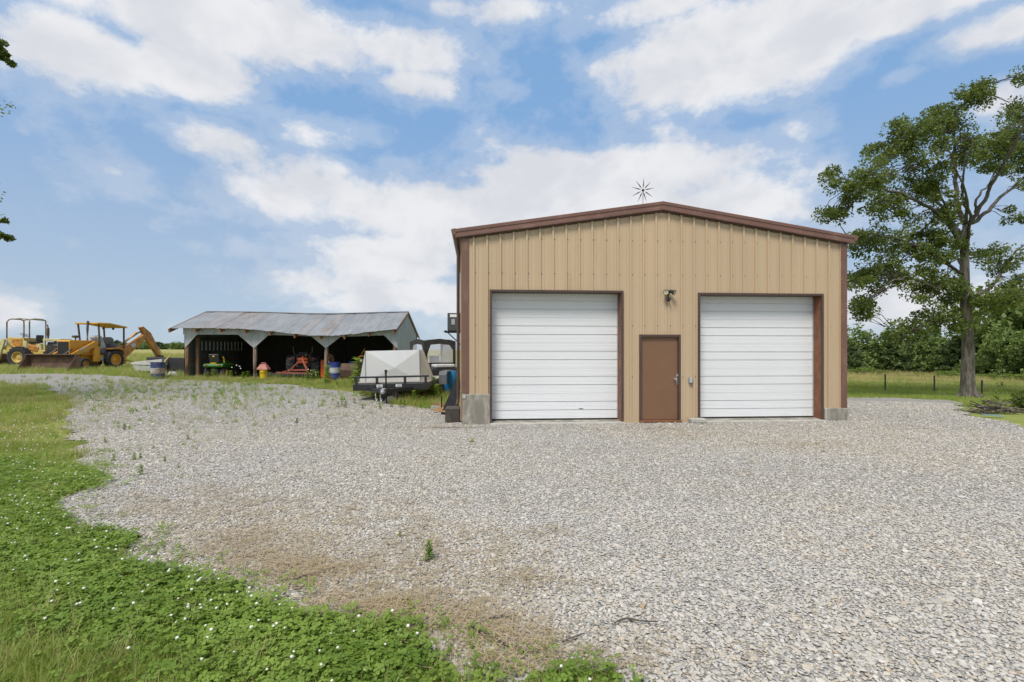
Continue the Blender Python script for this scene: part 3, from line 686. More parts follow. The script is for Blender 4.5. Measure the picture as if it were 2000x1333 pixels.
# walls
def wall_sheet(p0, p1, zt0, zt1, name, nseg):
    for i in range(nseg):
        m = MB(); vs = []
        for k in range(9):
            t = (i + k / 8) / nseg; x = p0[0] + (p1[0] - p0[0]) * t; y = p0[1] + (p1[1] - p0[1]) * t; off = .012 if k % 2 else 0
            nx, ny = (p1[1] - p0[1]), -(p1[0] - p0[0]); l = math.hypot(nx, ny); x += nx / l * off; y += ny / l * off
            vs += [(x, y, -.35), (x, y, zt0 + (zt1 - zt0) * t)]
        m.add(vs, [(2 * k, 2 * k + 2, 2 * k + 3, 2 * k + 1) for k in range(8)]); m.build(name, MATS['galv_wall'], shed)
wall_sheet((SX1, -.04), (SX1, SD / 2), ze(SX1) + .1, zr(SX1) - .06, 'gable_wall', 3); wall_sheet((SX1, SD / 2), (SX1, SD), zr(SX1) - .06, 2.45, 'gable_wall', 3)
wall_sheet((SX0, SD), (SX0, SD / 2), 2.45, zr(SX0) - .06, 'gable_wall', 3); wall_sheet((SX0, SD / 2), (SX0, 0), zr(SX0) - .06, ze(SX0) + .1, 'gable_wall', 3)
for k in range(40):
    a = SX0 + (SX1 - SX0) * k / 40; b = a + (SX1 - SX0) / 40 + .02; m = MB(); m.box(((a + b) / 2, SD, 1.05), (b - a, .025 + .012 * (k % 2), 2.85)); m.build('back_board', MATS['shade_tinted_board'], shed)
m = MB(); m.bar((SX0 + .03, .4, .95), (SX0 + .03, SD, .95), .05, .14); m.build('wall_girt', MATS['barn_wood'], shed)
# ------------------------------------------------------------------ things in the shed
M('alu', (.30, .30, .29), .4, .7, .08, 6)
la = thing('ladder', 'aluminium ladder hung sideways along the inside wall of the shed left bay', 'ladder', (SX0 + .22, SY + .55, SH), 0)
for z in (1.45, 1.98):
    m = MB(); m.bar((0, 0, z), (.25, 4.2, z + .03), .03, .08); m.build('rail', MATS['alu'], la)
for k in range(13):
    t = (k + .6) / 13.2; m = MB(); m.tube([(.25 * t, 4.2 * t, 1.45), (.25 * t, 4.2 * t, 1.99)], .035, 6); m.build('rung', MATS['alu'], la)
M('jd_green', (.035, .16, .03), .35, 0, .08, 3); M('jd_yellow', (.70, .46, .02), .45, 0, .1, 4); M('tyre', (.022, .022, .023), .85, 0, .25, 5, .2, 60, dirt=(.09, .08, .065), damt=.25)
M('seat_black', (.03, .03, .032), .5, 0, .2, 8); M('tail_red', (.35, .01, .015), .25, 0, .1, 9)
M('kubota', (.62, .10, .015), .4, 0, .12, 4, dirt=(.30, .07, .03), damt=.25); M('dark_steel', (.04, .04, .042), .6, .2, .25, 5, dirt=(.10, .07, .05), damt=.3)
M('rake_red', (.27, .068, .045), .65, 0, .2, 5, dirt=(.22, .09, .06), damt=.4)
def wheel(parent, c, r, w, rim_r, rimmat, lug=False, axis='Y', n=32, nl=18, side=1):
    """tyre with shoulder and tread, dished rim as its sub-part"""
    m = MB(); hw = w / 2
    prof = [(rim_r, -hw * .8), (rim_r + (r - rim_r) * .45, -hw), (r * .93, -hw * .92), (r * (.955 if lug else .99), -hw * .7), (r * (.96 if lug else 1), 0), (r * (.955 if lug else .99), hw * .7), (r * .93, hw * .92), (rim_r + (r - rim_r) * .45, hw), (rim_r, hw * .8), (rim_r * .97, 0)]
    m.lathe(prof, c, axis, n, close=True)
    for k in range(nl):
        for sd_ in (-1, 1):
            t = 2 * math.pi * (k + (.5 if sd_ > 0 else 0)) / nl; q = Vector(c)
            if lug:
                e = Vector((math.cos(t), 0, math.sin(t))); tg = Vector((-math.sin(t), 0, math.cos(t)))
                a = q + e * (r * .965) + Vector((0, sd_ * hw * .08, 0)) + tg * r * .1; b = q + e * (r * .955) + Vector((0, sd_ * hw * .95, 0)) - tg * r * .06
                if axis == 'Y': m.bar(a, b, .05 * r * 2, r * .09, up=e)
    wo = m.build('wheel', MATS['tyre'], parent, smooth=True, angle=35)
    m = MB(); pr = [(rim_r * 1.02, -hw * .8), (rim_r * 1.03, hw * .82), (rim_r * .93, hw * .78), (rim_r * .86, hw * .25), (rim_r * .55, hw * .12), (rim_r * .45, hw * .3), (rim_r * .3, hw * .38), (0, hw * .38)]
    if side < 0: pr = [(a, -b) for a, b in pr]
    m.lathe(pr, c, axis, n); ro = m.build('rim', rimmat, wo, smooth=True, angle=30)
    return wo
# lawn tractor seen from behind, heading away to the right. local x forward
lt = thing('lawn_tractor', 'green riding mower with yellow wheels parked in the left bay', 'lawn tractor', GX(423, SY + .55), R(97)); lt.location.z = SH
for s_ in (-1, 1):
    wheel(lt, (0, s_ * .40, .27), .27, .27, .14, MATS['jd_yellow'], side=s_, n=28, nl=0); wheel(lt, (1.25, s_ * .38, .20), .20, .17, .10, MATS['jd_yellow'], side=s_, n=24, nl=0)
m = MB(); m.prism([(-.38, .55), (-.42, .66), (-.36, .73), (.05, .76), (.42, .72), (.5, .6), (.42, .52), (.2, .56), (-.2, .56)], -.50, .50); m.build('fender', MATS['jd_green'], lt, bevel=.04)
m = MB(); m.prism([(.55, .45), (.52, .86), (.75, .93), (1.3, .84), (1.55, .70), (1.6, .45)], -.26, .26); hd = m.build('hood', MATS['jd_green'], lt, bevel=.05)
for s_ in (-1, 1):
    m = MB(); m.box((1.05, s_ * .264, .70), (.62, .006, .05), ry=.12); m.build('stripe', MATS['jd_yellow'], hd)
m = MB(); m.box((.6, 0, .34), (1.7, .42, .22)); m.build('frame', MATS['gunmetal'], lt, bevel=.02)
m = MB(); m.prism([(-.2, .78), (-.26, .84), (-.36, 1.22), (-.31, 1.27), (-.24, 1.24), (-.14, .90), (.28, .88), (.3, .80)], -.25, .25); st = m.build('seat', MATS['seat_black'], lt, bevel=.05)
m = MB(); m.lathe([(.045, 0), (.045, -.008), (0, -.008)], (0, 0, 0), 'X', 12); o = m.build('badge', MATS['jd_yellow'], st); o.location = (-.342, 0, 1.14); o.rotation_euler = (0, R(14), 0)
m = MB(); m.box((-.33, 0, .765), (.10, .30, .05)); m.build('yellow_label', MATS['jd_yellow'], st, bevel=.01)
m = MB(); m.tube([(.05, -.35, .78), (.05, -.36, .95), (.0, -.33, 1.12)], .035, 8); m.build('armrest', MATS['jd_yellow'], lt)
for s_ in (-1, 1): m = MB(); m.box((-.40, s_ * .33, .665), (.04, .13, .055)); m.build('tail_light', MATS['tail_red'], lt, bevel=.012)
m = MB(); m.tube([(.55, 0, .88), (.38, 0, 1.02)], .02, 6); m.lathe([(.16, 0), (.175, .012), (.16, .024), (.145, .012)], (.36, 0, 1.03), 'Z', 18, close=True); m.build('steering_wheel', MATS['seat_black'], lt)
m = MB(); m.box((.65, 0, .19), (.75, 1.05, .14)); m.build('mower_deck', MATS['jd_green'], lt, bevel=.04)
# orange compact tractor, seen from behind (heading +Y), local x forward
tr = thing('compact_tractor', 'orange compact tractor with folding roll bar backed into the middle bay', 'tractor', (sx(592) * 1.035, SY + 1.0, SH), R(107))
for s_ in (-1, 1):
    wheel(tr, (0, s_ * .62, .58), .58, .44, .30, MATS['kubota'], lug=True, side=s_); wheel(tr, (1.6, s_ * .55, .33), .33, .24, .17, MATS['kubota'], lug=True, side=s_)
    m = MB(); m.prism([(-.55, .85), (-.60, 1.06), (-.35, 1.18), (.4, 1.16), (.6, .9), (.5, .88), (.35, 1.08), (-.3, 1.13), (-.45, .85)], s_ * .38, s_ * .56); m.build('fender', MATS['dark_steel'], tr, bevel=.02)
    m = MB(); m.box((-.62, s_ * .60, 1.0), (.04, .24, .09)); fo = m.build('lamp_bracket', MATS['dark_steel'], tr, bevel=.01)
    m = MB(); m.box((-.645, s_ * .56, 1.0), (.03, .09, .065)); m.build('tail_light', MATS['tail_red'], fo, bevel=.01)
m = MB(); m.prism([(.75, .55), (.72, 1.22), (1.1, 1.25), (2.0, 1.12), (2.15, .95), (2.15, .55)], -.30, .30); m.build('hood', MATS['kubota'], tr, bevel=.05)
m = MB(); m.box((.4, 0, .55), (1.5, .42, .36)); m.build('transmission', MATS['dark_steel'], tr, bevel=.03)
m = MB(); m.box((-.52, 0, .99), (.18, .50, .13)); m.box((-.50, 0, .82), (.14, .50, .12)); m.build('rear_cover', MATS['kubota'], tr, bevel=.02)
m = MB(); m.box((-.55, 0, 1.10), (.10, .08, .10)); m.build('top_cap', MATS['kubota'], tr, bevel=.01)
m = MB(); zz = 1.27
m.tube([(-.46, -.30, .55), (-.46, -.30, 1.18)], .032, 8); m.tube([(-.46, .30, .55), (-.46, .30, 1.18)], .032, 8)
m.tube([(-.46, -.47, 1.66), (-.47, -.47, 1.42), (-.5, -.42, 1.28), (-.5, -.34, 1.20), (-.5, .34, 1.20), (-.5, .42, 1.28), (-.47, .47, 1.42), (-.46, .47, 1.66)], .030, 8); m.build('roll_bar', MATS['dark_steel'], tr, smooth=True)
m = MB(); m.prism([(-.1, .95), (-.18, 1.0), (-.28, 1.35), (-.22, 1.38), (-.08, 1.1), (.3, 1.08), (.3, .95)], -.24, .24); m.build('seat', MATS['seat_black'], tr, bevel=.04)
m = MB(); m.tube([(-.45, -.12, 1.08), (-.6, -.17, 1.24)], .015, 6); m.build('lever', M('lever_yellow', (.55, .5, .3), .5), tr)
for s_ in (-1, 1): m = MB(); m.tube([(-.35, s_ * .24, .45), (-.75, s_ * .26, .38)], .03, 6); m.tube([(-.5, s_ * .24, .42), (-.5, s_ * .24, .85)], .02, 6); m.build('lift_arm', MATS['dark_steel'], tr)
# landscape rake on the three-point hitch
rk = thing('landscape_rake', 'red landscape rake with curved spring tines behind the orange tractor', 'rake', (sx(588), SY - .25, SH), R(4))
m = MB(); A = (.02, .35, 1.02); m.bar(A, (-.42, -.05, .42), .07, .05); m.bar(A, (.42, .0, .42), .10, .04); m.bar((.06, .35, 1.0), (.40, -.02, .46), .16, .03, up=(1, 0, 0)); m.bar((-.42, -.02, .42), (.46, -.02, .42), .08); m.bar((-.75, -.3, .32), (-.40, .0, .43), .06); m.build('a_frame', MATS['rake_red'], rk)
m = MB(); m.bar((-1.02, -.3, .30), (.72, -.3, .26), .08); m.build('tool_bar', MATS['rake_red'], rk)
m = MB(); m.lathe([(.08, -.06), (.10, 0), (.08, .06)], (-.42, -.16, .40), 'Z', 14); m.build('turntable', MATS['rust_wood'], rk)
for k in range(27):
    x = -1.42 + k * (2.2 / 26); m = MB(); m.tube([(x, -.30, .27), (x - .005, -.42, .25), (x - .01, -.47, .16), (x - .012, -.43, .03)], .011, 5, cap=False); m.build('tine', M('tine_steel', (.13, .12, .11), .6, .3), rk)
m = MB(); m.bar((-1.45, -.30, .275), (.80, -.30, .275), .05, .035); m.build('tine_bar', MATS['dark_steel'], rk)
# yellow bucket with faded red can on it
q = GX(515, SY - .35); yb = thing('yellow_bucket', 'yellow plastic bucket standing by the second shed post', 'bucket', (q.x, q.y, SH))
m = MB(); m.lathe([(.17, 0), (.19, .2), (.2, .28), (.205, .29), (.195, .42), (.20, .44)], n=20); m.build('pail', MATS['jd_yellow'], yb, smooth=True)
m = MB(); m.lathe([(.2, .27), (.212, .28), (.2, .30)], n=20, close=True); m.build('rim', MATS['dark_steel'], yb, smooth=True)
fc = thing('fuel_can', 'faded red fuel can with a handle on top of the yellow bucket', 'fuel can', (q.x, q.y, SH + .44))
m = MB(); m.box((0, 0, .025), (.56, .42, .05), taper=(.98, .98)); m.box((0, 0, .165), (.56, .42, .25), taper=(.48, .55)); m.build('can', M('faded_red', (.42, .16, .12), .6, 0, .15, 5, dirt=(.5, .32, .26), damt=.4), fc, bevel=.04)
m = MB(); m.tube([(-.12, 0, .27), (-.10, 0, .345), (.10, 0, .345), (.12, 0, .27)], .025, 8); m.build('handle', MATS['faded_red'], fc, smooth=True)
# drum, loader bucket, blue pail, odd gear in the third bay
M('drum_blue', (.03, .05, .24), .45, 0, .12, 4, dirt=(.12, .09, .08), damt=.2); M('drum_white', (.48, .48, .47), .5, 0, .08, 4, dirt=(.30, .17, .09), damt=.25)
def drum(name, label, loc, r, h, rusty=False, rz=0):
    d = thing(name, label, 'barrel', loc, rz); b1, b2 = h * .34, h * .66
    wm = MATS['drum_white'] if not rusty else M('drum_white_rusty', (.42, .40, .37), .6, 0, .1, 4, dirt=(.28, .13, .05), damt=.75, ds=2.2)
    bmt = MATS['drum_blue'] if not rusty else M('drum_blue_worn', (.035, .055, .15), .55, 0, .15, 4, dirt=(.17, .15, .16), damt=.4, ds=4)
    for nm, a, b, mt in (('lower_band', 0, b1, bmt), ('middle_band', b1, b2, wm), ('upper_band', b2, h, bmt)):
        m = MB(); pr = [(r * .98, a), (r, a + .01), (r, (a + b) / 2), (r, b - .03), (r * 1.025, b - .015), (r, b)]
        if nm == 'upper_band': pr = [(r, a), (r, b - .03), (r * 1.02, b - .015), (r * 1.02, b), (r * .96, b), (r * .95, b - .02), (0, b - .02)]
        m.lathe(pr, n=28); m.build(nm, mt, d, smooth=True, angle=30)
    return d
q = GX(654, SY + .15); drum('oil_drum', 'clean blue steel drum with white middle band standing behind the brown loader bucket', (q.x, q.y, SH - .05), .29, .88)
M('rust_plate', (.085, .05, .035), .75, .2, .2, 3, .15, 30, dirt=(.15, .08, .05), damt=.5)
q = GX(683, SY - .75); lb = thing('loader_bucket', 'brown rusted loader bucket standing on its back between drum and trailer', 'loader bucket', (q.x, q.y, SH - .06), R(-3))
m = MB(); prof = [(-.05, 0), (-.20, .18), (-.24, .5), (-.12, .82), (.0, .84), (.02, .80), (-.09, .78), (-.2, .5), (-.16, .2), (-.02, .04)]; m.prism(prof, -.40, .46, 'YZ'); m.build('shell', MATS['rust_plate'], lb)
for x in (-.41, .45): m = MB(); m.prism([(-.05, 0), (-.22, .18), (-.25, .5), (-.12, .83), (.3, .8), (.45, .1)], x, x + .02, 'YZ'); m.build('side_plate', MATS['rust_plate'], lb)
q = GX(687, SY + .9); pb = thing('blue_pail', 'small blue and white pail behind the brown loader bucket', 'pail', (q.x, q.y, SH + .55))
m = MB(); m.lathe([(.13, .12), (.15, .30), (.16, .31), (.0, .33)], n=18); m.build('pail_top', M('pail_blue', (.03, .12, .42), .4), pb, smooth=True); m = MB(); m.lathe([(.12, 0), (.13, .12)], n=18); m.build('pail_base', MATS['drum_white'], pb, smooth=True)
m = MB(); m.box((0, .05, -.3), (.5, .4, .58)); m.build('crate_stand', MATS['barn_wood'], pb)
M('equip_yellow', (.52, .24, .02), .5, 0, .15, 4, dirt=(.25, .13, .05), damt=.4)
q = GX(704, SY + .35); yf = thing('parked_machine', 'yellow tubular machine frame standing in the right bay', 'machine frame', (q.x, q.y, SH))
m = MB(); m.tube([(-.14, 0, 0), (-.14, 0, 1.0), (-.10, 0, 1.10), (.0, 0, 1.14), (.7, 0, 1.16)], .035, 8); m.tube([(-.14, .1, .3), (-.32, .5, .8), (-.05, .9, 1.55)], .035, 8); m.build('tube_frame', MATS['equip_yellow'], yf, smooth=True)
m = MB(); m.box((.25, .1, .55), (.6, .4, .9)); m.build('engine_box', MATS['gunmetal'], yf, bevel=.03); m = MB(); m.lathe([(.06, 0), (.06, -.03), (0, -.04)], (.08, -.11, .9), 'Y', 14); m.build('lamp', MATS['lamp_lens'], yf, smooth=True)
q = GX(645, SY + .55); og = thing('log_splitter', 'rusty orange machine with a round gauge beside the third shed post', 'machine', (q.x, q.y, SH))
m = MB(); m.blob((.02, 0, 1.05), (.20, .2, .22), 2, .6, 3); m.blob((.16, 0, .62), (.13, .15, .16), 2, .5, 5); m.tube([(-.2, -.1, 1.5), (.0, 0, 1.2)], .025, 6); m.build('engine', M('rusty_orange', (.32, .12, .04), .7, 0, .3, 6, dirt=(.06, .045, .035), damt=.7, ds=5), og)
m = MB(); m.box((.0, .15, .4), (.34, .3, .8)); m.build('body', MATS['dark_steel'], og, bevel=.03)
m = MB(); m.lathe([(.075, 0), (.075, -.03), (.06, -.035), (0, -.03)], (.0, -.26, .83), 'Y', 16); m.build('gauge', MATS['door_white'], og, smooth=True)
m = MB(); m.prism([(0, 0), (.12, -.02), (.2, .45), (.16, .95), (.03, .9)], 0, .5, 'YZ'); o = m.build('snow_blade', MATS['kubota']); q = GX(626, SY + .75); o.location = (q.x, q.y, SH); tag(o, 'upright orange steel blade beside the tractor right wheel', 'blade')
# red jug by post
q = GX(643, SY - .55); m = MB(); m.lathe([(.07, 0), (.075, .1), (.03, .15), (.03, .18), (0, .18)], n=14); o = m.build('red_jug', MATS['tail_red'], smooth=True); o.location = (q.x, q.y, SH); tag(o, 'small red jug on the ground by the third shed post', 'jug')
# left of the shed: barrel, black tank, white panels, yellow pole, stone
q = G(308, 741); drum('oil_drum', 'worn blue barrel with rust stained white band in the grass left of the shed', (q.x, q.y, q.z - .03), .29, .87, True)
q = GX(345, 27.5); tk = thing('silage_bunker', 'long low black panel standing behind the yellow pole left of the shed', 'panel', (q.x - .45, q.y, q.z), R(2))
m = MB(); m.prism([(-1.25, -.1), (-1.25, .98), (1.3, .93), (1.3, -.1)], 0, .5); m.build('panel_body', MATS['black_tarp'], tk, bevel=.03)
q = GX(300, 27.0); wp = thing('white_trough', 'tapered white sheet metal trough lying beside the black panel', 'trough', (q.x, q.y, q.z), R(3))
m = MB(); m.add([(-1.25, 0, .68), (.45, 0, .86), (.45, 0, .50), (-1.2, 0, .56), (-1.1, .5, .70), (.45, .6, .88), (.45, .6, .5), (-1.1, .5, .56)], [(0, 1, 2, 3), (4, 7, 6, 5), (0, 4, 5, 1), (1, 5, 6, 2), (2, 6, 7, 3), (3, 7, 4, 0)]); m.build('upper_sheet', MATS['drum_white'], wp, bevel=.01)
m = MB(); m.add([(-1.15, .02, .52), (.42, .02, .47), (.42, .02, .16), (-1.0, .02, .2), (-1.1, .4, .52), (.42, .5, .47), (.42, .5, .16), (-1.0, .4, .2)], [(0, 1, 2, 3), (4, 7, 6, 5), (0, 4, 5, 1), (1, 5, 6, 2), (2, 6, 7, 3), (3, 7, 4, 0)]); m.build('lower_sheet', M('faded_white', (.36, .38, .32), .6, 0, .12, 3, dirt=(.2, .2, .13), damt=.4), wp)
for x in (-.8, .3): m = MB(); m.box((x, .2, .1), (.1, .4, .3)); m.build('skid', MATS['barn_wood'], wp)
a = P(335, 692, 25.3); b = P(322, 706, 24.6); e = GX(310, 24.0); m = MB(); m.bar(a, b, .05); m.bar(b, (e.x, e.y, e.z + .0), .05); tag(m.build('yellow_pole', M('pole_yellow', (.40, .30, .08), .6)), 'bent yellow pole leaning on the black panel', 'pole')
q = G(337, 738); m = MB(); m.blob((q.x, q.y, q.z + .12), (.30, .2, .22), 2, .5, 4); tag(m.build('field_stone', MATS['concrete_pale'], smooth=True), 'pale boulder in the grass at the shed left corner', 'boulder')
# ================================================================== BACKHOE (front towards us), local x forward
M('cat_yellow', (.56, .255, .018), .45, 0, .1, 3, dirt=(.36, .16, .035), damt=.35, ds=2.2); M('cat_rust', (.50, .22, .03), .6, 0, .15, 3, dirt=(.24, .10, .035), damt=.7, ds=3)
M('pale_yellow', (.52, .36, .09), .65, 0, .12, 3, dirt=(.36, .27, .13), damt=.5, ds=2); M('pale_cream', (.50, .44, .22), .7, 0, .12, 3, dirt=(.33, .25, .12), damt=.4, ds=2)
M('brown_tube', (.085, .06, .05), .6, .1, .2, 5, dirt=(.16, .10, .07), damt=.4); M('grille_black', (.018, .018, .018), .6, .1, .2, 12)
M('grey_cover', (.30, .31, .32), .35, 0, .3, 4, .5, 10); M('dark_cover', (.045, .045, .05), .5, 0, .3, 4, .5, 10); M('khaki_cover', (.16, .15, .13), .7, 0, .25, 4, .3, 14)
def smooth_pts(L, k=4):
    L = [Vector(p) for p in L]; out = []
    for a, b in zip(L, L[1:]): out += [a.lerp(b, j / k) for j in range(k)]
    return out + [L[-1]]
bh = thing('backhoe_loader', 'orange yellow backhoe loader with canopy and wide rusty front bucket', 'backhoe', (-27.37, 32.34, hgt(-27.37, 32.3) + .0), R(265))
for s_ in (-1, 1):
    wheel(bh, (0, s_ * .78, .62), .62, .42, .36, MATS['cat_yellow'], lug=True, side=s_); wheel(bh, (2.05, s_ * .80, .37), .37, .27, .20, MATS['cat_rust'], side=s_, nl=0)
m = MB(); m.prism([(.2, .55), (.2, .95), (1.2, .95), (2.6, 1.0), (2.65, .62), (1.4, .45)], -.32, .32); m.build('chassis', MATS['cat_yellow'], bh, bevel=.02)
m = MB(); m.prism([(1.05, .95), (1.05, 1.80), (1.15, 1.86), (2.55, 1.86), (2.62, 1.80), (2.62, .95)], -.42, .42); hd = m.build('hood', MATS['cat_yellow'], bh, bevel=.03)
m = MB(); m.box((2.632, 0, 1.36), (.03, .72, .78)); m.build('grille', MATS['grille_black'], hd, bevel=.01)
m = MB()
for k in range(9): m.box((2.65, 0, 1.03 + k * .083), (.012, .70, .012))
m.build('grille_bars', MATS['dark_steel'], hd)
m = MB(); m.box((1.55, .425, 1.22), (.34, .012, .20)); m.build('data_plate', MATS['drum_white'], hd)
m = MB(); m.box((1.42, .425, 1.46), (.22, .012, .09)); m.build('number_plate', MATS['gunmetal'], hd)
m = MB(); m.tube([(1.25, .18, 1.85), (1.25, .18, 2.55), (1.22, .18, 3.12)], [.055, .065, .06], 10); m.build('exhaust', MATS['brown_tube'], bh, smooth=True)
m = MB(); m.tube([(1.95, .1, 1.85), (1.95, .1, 2.02)], .05, 8); m.lathe([(.06, 2.0), (.17, 2.03), (.19, 2.10), (.17, 2.15), (0, 2.17)], (1.95, .1, 0), 'Z', 16); m.build('air_cleaner', MATS['brown_tube'], bh, smooth=True)
# loader arms and bucket
for s_ in (-1, 1):
    m = MB(); y = s_ * .60
    m.prism([(.95, 1.72), (1.05, 1.82), (1.2, 1.80), (2.75, .98), (3.0, .60), (3.0, .42), (2.82, .42), (2.55, .80), (1.0, 1.52)], y - .06, y + .06); ar = m.build('loader_arm', MATS['cat_yellow'], bh, bevel=.012)
    if s_ > 0: m = MB(); m.box((1.98, y + .065, 1.35), (.62, .012, .10), ry=.485); m.build('decal', MATS['galv'], ar)
    m = MB(); m.prism([(.85, .5), (.85, 1.7), (1.15, 1.7), (1.3, .9), (1.3, .5)], y - .045, y + .045); m.build('tower', MATS['cat_yellow'], bh)
    m = MB(); m.tube([(1.2, y + .0, .95), (2.1, y, .92)], .055, 10); m.tube([(2.1, y, .92), (2.75, y, .78)], .03, 8); m.build('lift_cylinder', MATS['cat_yellow'], bh, smooth=True)
    m = MB(); m.tube([(2.62, y * .82, 1.25), (3.15, y * .85, .92)], .045, 8); m.blob((2.6, y * .82, 1.28), .09, 1, .05); m.build('tilt_cylinder', MATS['brown_tube'], bh, smooth=True)
BW = 1.62
prof = [(3.95, .02), (3.45, .0), (3.16, .12), (3.08, .45), (3.16, .85), (3.34, 1.0), (3.36, .96), (3.2, .82), (3.13, .45), (3.2, .16), (3.46, .05), (3.95, .05)]
m = MB(); m.prism(prof, -BW, BW); bk = m.build('front_bucket', MATS['rust_plate'], bh); bk['label'] = 'wide dark rusty front bucket resting in the grass'
for y in (-BW - .02, BW): m = MB(); m.prism([(3.95, .0), (3.45, -.01), (3.14, .11), (3.06, .45), (3.14, .87), (3.34, 1.02), (3.52, .62)], y, y + .02); m.build('side_plate', M('rust_plate_light', (.15, .085, .06), .8, .1, .25, 4, .2, 25, dirt=(.22, .11, .07), damt=.5), bk)
# canopy
M('canopy_yellow', (.55, .27, .015), .5, 0, .1, 2, dirt=(.30, .15, .03), damt=.3)
m = MB(); m.prism([(1.15, 2.92), (1.15, 3.02), (.3, 3.04), (-1.0, 2.86), (-1.0, 2.76), (.3, 2.94)], -.82, .82); m.build('canopy', MATS['canopy_yellow'], bh, bevel=.02)
for s_ in (-1, 1):
    m = MB(); m.bar((.90, s_ * .68, 1.5), (1.02, s_ * .72, 2.93), .075); m.build('canopy_post', MATS['brown_tube'], bh)
    m = MB(); m.bar((-.85, s_ * .70, 1.35), (-.80, s_ * .74, 2.85), .075); m.build('canopy_post', MATS['brown_tube'], bh)
    m = MB(); m.lathe([(.05, 0), (.085, .07), (0, .075)], (.1 + s_ * .35, .55, 2.68), 'X', 12); m.build('work_lamp', MATS['gunmetal'], bh, smooth=True)
    m = MB(); m.prism([(-.72, .95), (-.62, 1.32), (-.2, 1.42), (.45, 1.36), (.42, 1.28), (-.18, 1.33), (-.52, 1.22), (-.60, .92)], s_ * .56, s_ * 1.0); m.build('fender', MATS['cat_rust'], bh, bevel=.015)
m = MB(); m.box((.45, 0, .85), (1.3, 1.2, .12)); m.build('platform', MATS['cat_yellow'], bh, bevel=.02)
m = MB(); m.box((.95, .5, .78), (.4, .3, .34)); m.build('step_box', MATS['cat_yellow'], bh, bevel=.02); m = MB(); m.box((.62, .62, .68), (.34, .12, .26)); m.build('battery_box', MATS['galv'], bh, bevel=.02)
m = MB(); m.prism([(.40, 1.0), (.62, 1.3), (.86, 2.1), (.72, 2.22), (.55, 2.15), (.15, 1.15)], -.1, .52); m.build('tarp', MATS['grey_cover'], bh, bevel=.06)
m = MB(); m.prism([(-.45, 1.1), (-.55, 2.0), (-.35, 2.15), (-.05, 2.05), (.1, 1.3), (.1, 1.1)], -.3, .3); m.build('seat', MATS['khaki_cover'], bh, bevel=.08)
m = MB(); m.blob((.25, .38, 1.1), (.52, .28, .48), 2, .4, 2); m.blob((-.25, .45, 1.3), (.30, .24, .5), 2, .4, 6); m.build('seat_cover', MATS['dark_cover'], bh, smooth=True)
m = MB(); m.tube([(-.5, .3, 1.3), (-.75, .3, 1.95)], .03, 6); m.build('lever', MATS['gunmetal'], bh)
# backhoe arm folded behind
m = MB(); m.box((-.95, 0, .7), (.35, 1.2, .75)); m.build('rear_frame', MATS['cat_rust'], bh, bevel=.02)
m = MB(); m.prism([(-1.05, .65), (-.95, 1.35), (-1.25, 1.60), (-1.75, 1.55), (-3.15, 2.42), (-3.30, 2.40), (-3.35, 2.15), (-2.0, 1.05), (-1.35, .50)], -.15, .15); bo = m.build('boom', MATS['cat_rust'], bh, bevel=.02)
m = MB(); m.box((-2.2, .155, 1.62), (.34, .01, .26), ry=.55); m.build('decal', MATS['galv'], bo)
m = MB(); m.tube([(-1.5, 0, 1.65), (-2.55, 0, 2.55)], .065, 10); m.build('boom_cylinder', MATS['cat_yellow'], bh, smooth=True)
m = MB(); m.prism([(-2.85, 2.92), (-3.08, 3.0), (-3.75, 2.55), (-4.65, 1.02), (-4.62, .86), (-4.35, .9), (-3.35, 2.1)], -.13, .13); m.build('dipper', MATS['cat_rust'], bh, bevel=.02)
m = MB(); m.tube([(-4.1, 0, 1.9), (-4.62, 0, 1.35)], .05, 8); m.tube([(-4.62, 0, 1.35), (-4.95, 0, .98)], .025, 6); m.build('bucket_cylinder', MATS['chrome'], bh, smooth=True)
for s_ in (-1, 1): m = MB(); m.tube([(-1.1, s_ * .55, .62), (-1.9, s_ * .95, .22)], .07, 8); m.tube([(-1.9, s_ * .95, .22), (-2.2, s_ * 1.1, .05)], .035, 6); m.box((-2.25, s_ * 1.12, .03), (.4, .3, .05)); m.build('stabilizer', MATS['cat_yellow'], bh)
for yy in (-.09, .0, .09): m = MB(); m.tube(smooth_pts([(-1.15, yy, 1.45), (-1.8, yy, 1.95), (-2.7, yy, 2.5), (-3.3, yy, 2.75), (-3.7, yy * .8, 2.2)]), .018, 6); m.build('hose', MATS['rubber'], bh, smooth=True)
m = MB(); m.prism([(-4.5, .9), (-4.75, .85), (-4.85, .35), (-4.5, .05), (-4.1, .1), (-4.3, .4)], -.28, .28); m.build('digging_bucket', MATS['rust_plate'], bh)

# ================================================================== OLD WHEEL LOADER (heads left), local x forward
wl = thing('wheel_loader', 'faded pale yellow wheel loader with bare roll cage behind the backhoe bucket', 'wheel loader', (-35.7, 36.1, hgt(-35.7, 36.1)), R(180))
for s_ in (-1, 1):
    wheel(wl, (.1, s_ * .95, .74), .76, .5, .38, MATS['pale_yellow'], lug=True, side=s_); wheel(wl, (-2.5, s_ * .95, .74), .76, .5, .38, MATS['pale_yellow'], lug=True, side=s_)
m = MB(); m.prism([(-3.1, .6), (-3.1, 1.15), (-.9, 1.25), (-.3, 1.45), (.1, 1.75), (.15, 2.16), (1.35, 2.2), (1.5, 1.4), (1.3, .55), (.6, .5), (.3, 1.2), (-.3, 1.2), (-.9, .5)], -.62, .62); m.build('body', MATS['pale_yellow'], wl, bevel=.03)
m = MB(); m.box((.62, .64, 1.75), (.75, .03, .6)); m.build('side_panel', MATS['cat_rust'], wl, bevel=.02); m = MB(); m.box((.05, .645, 1.62), (.3, .03, .62)); m.build('front_panel', MATS['pale_cream'], wl, bevel=.02)
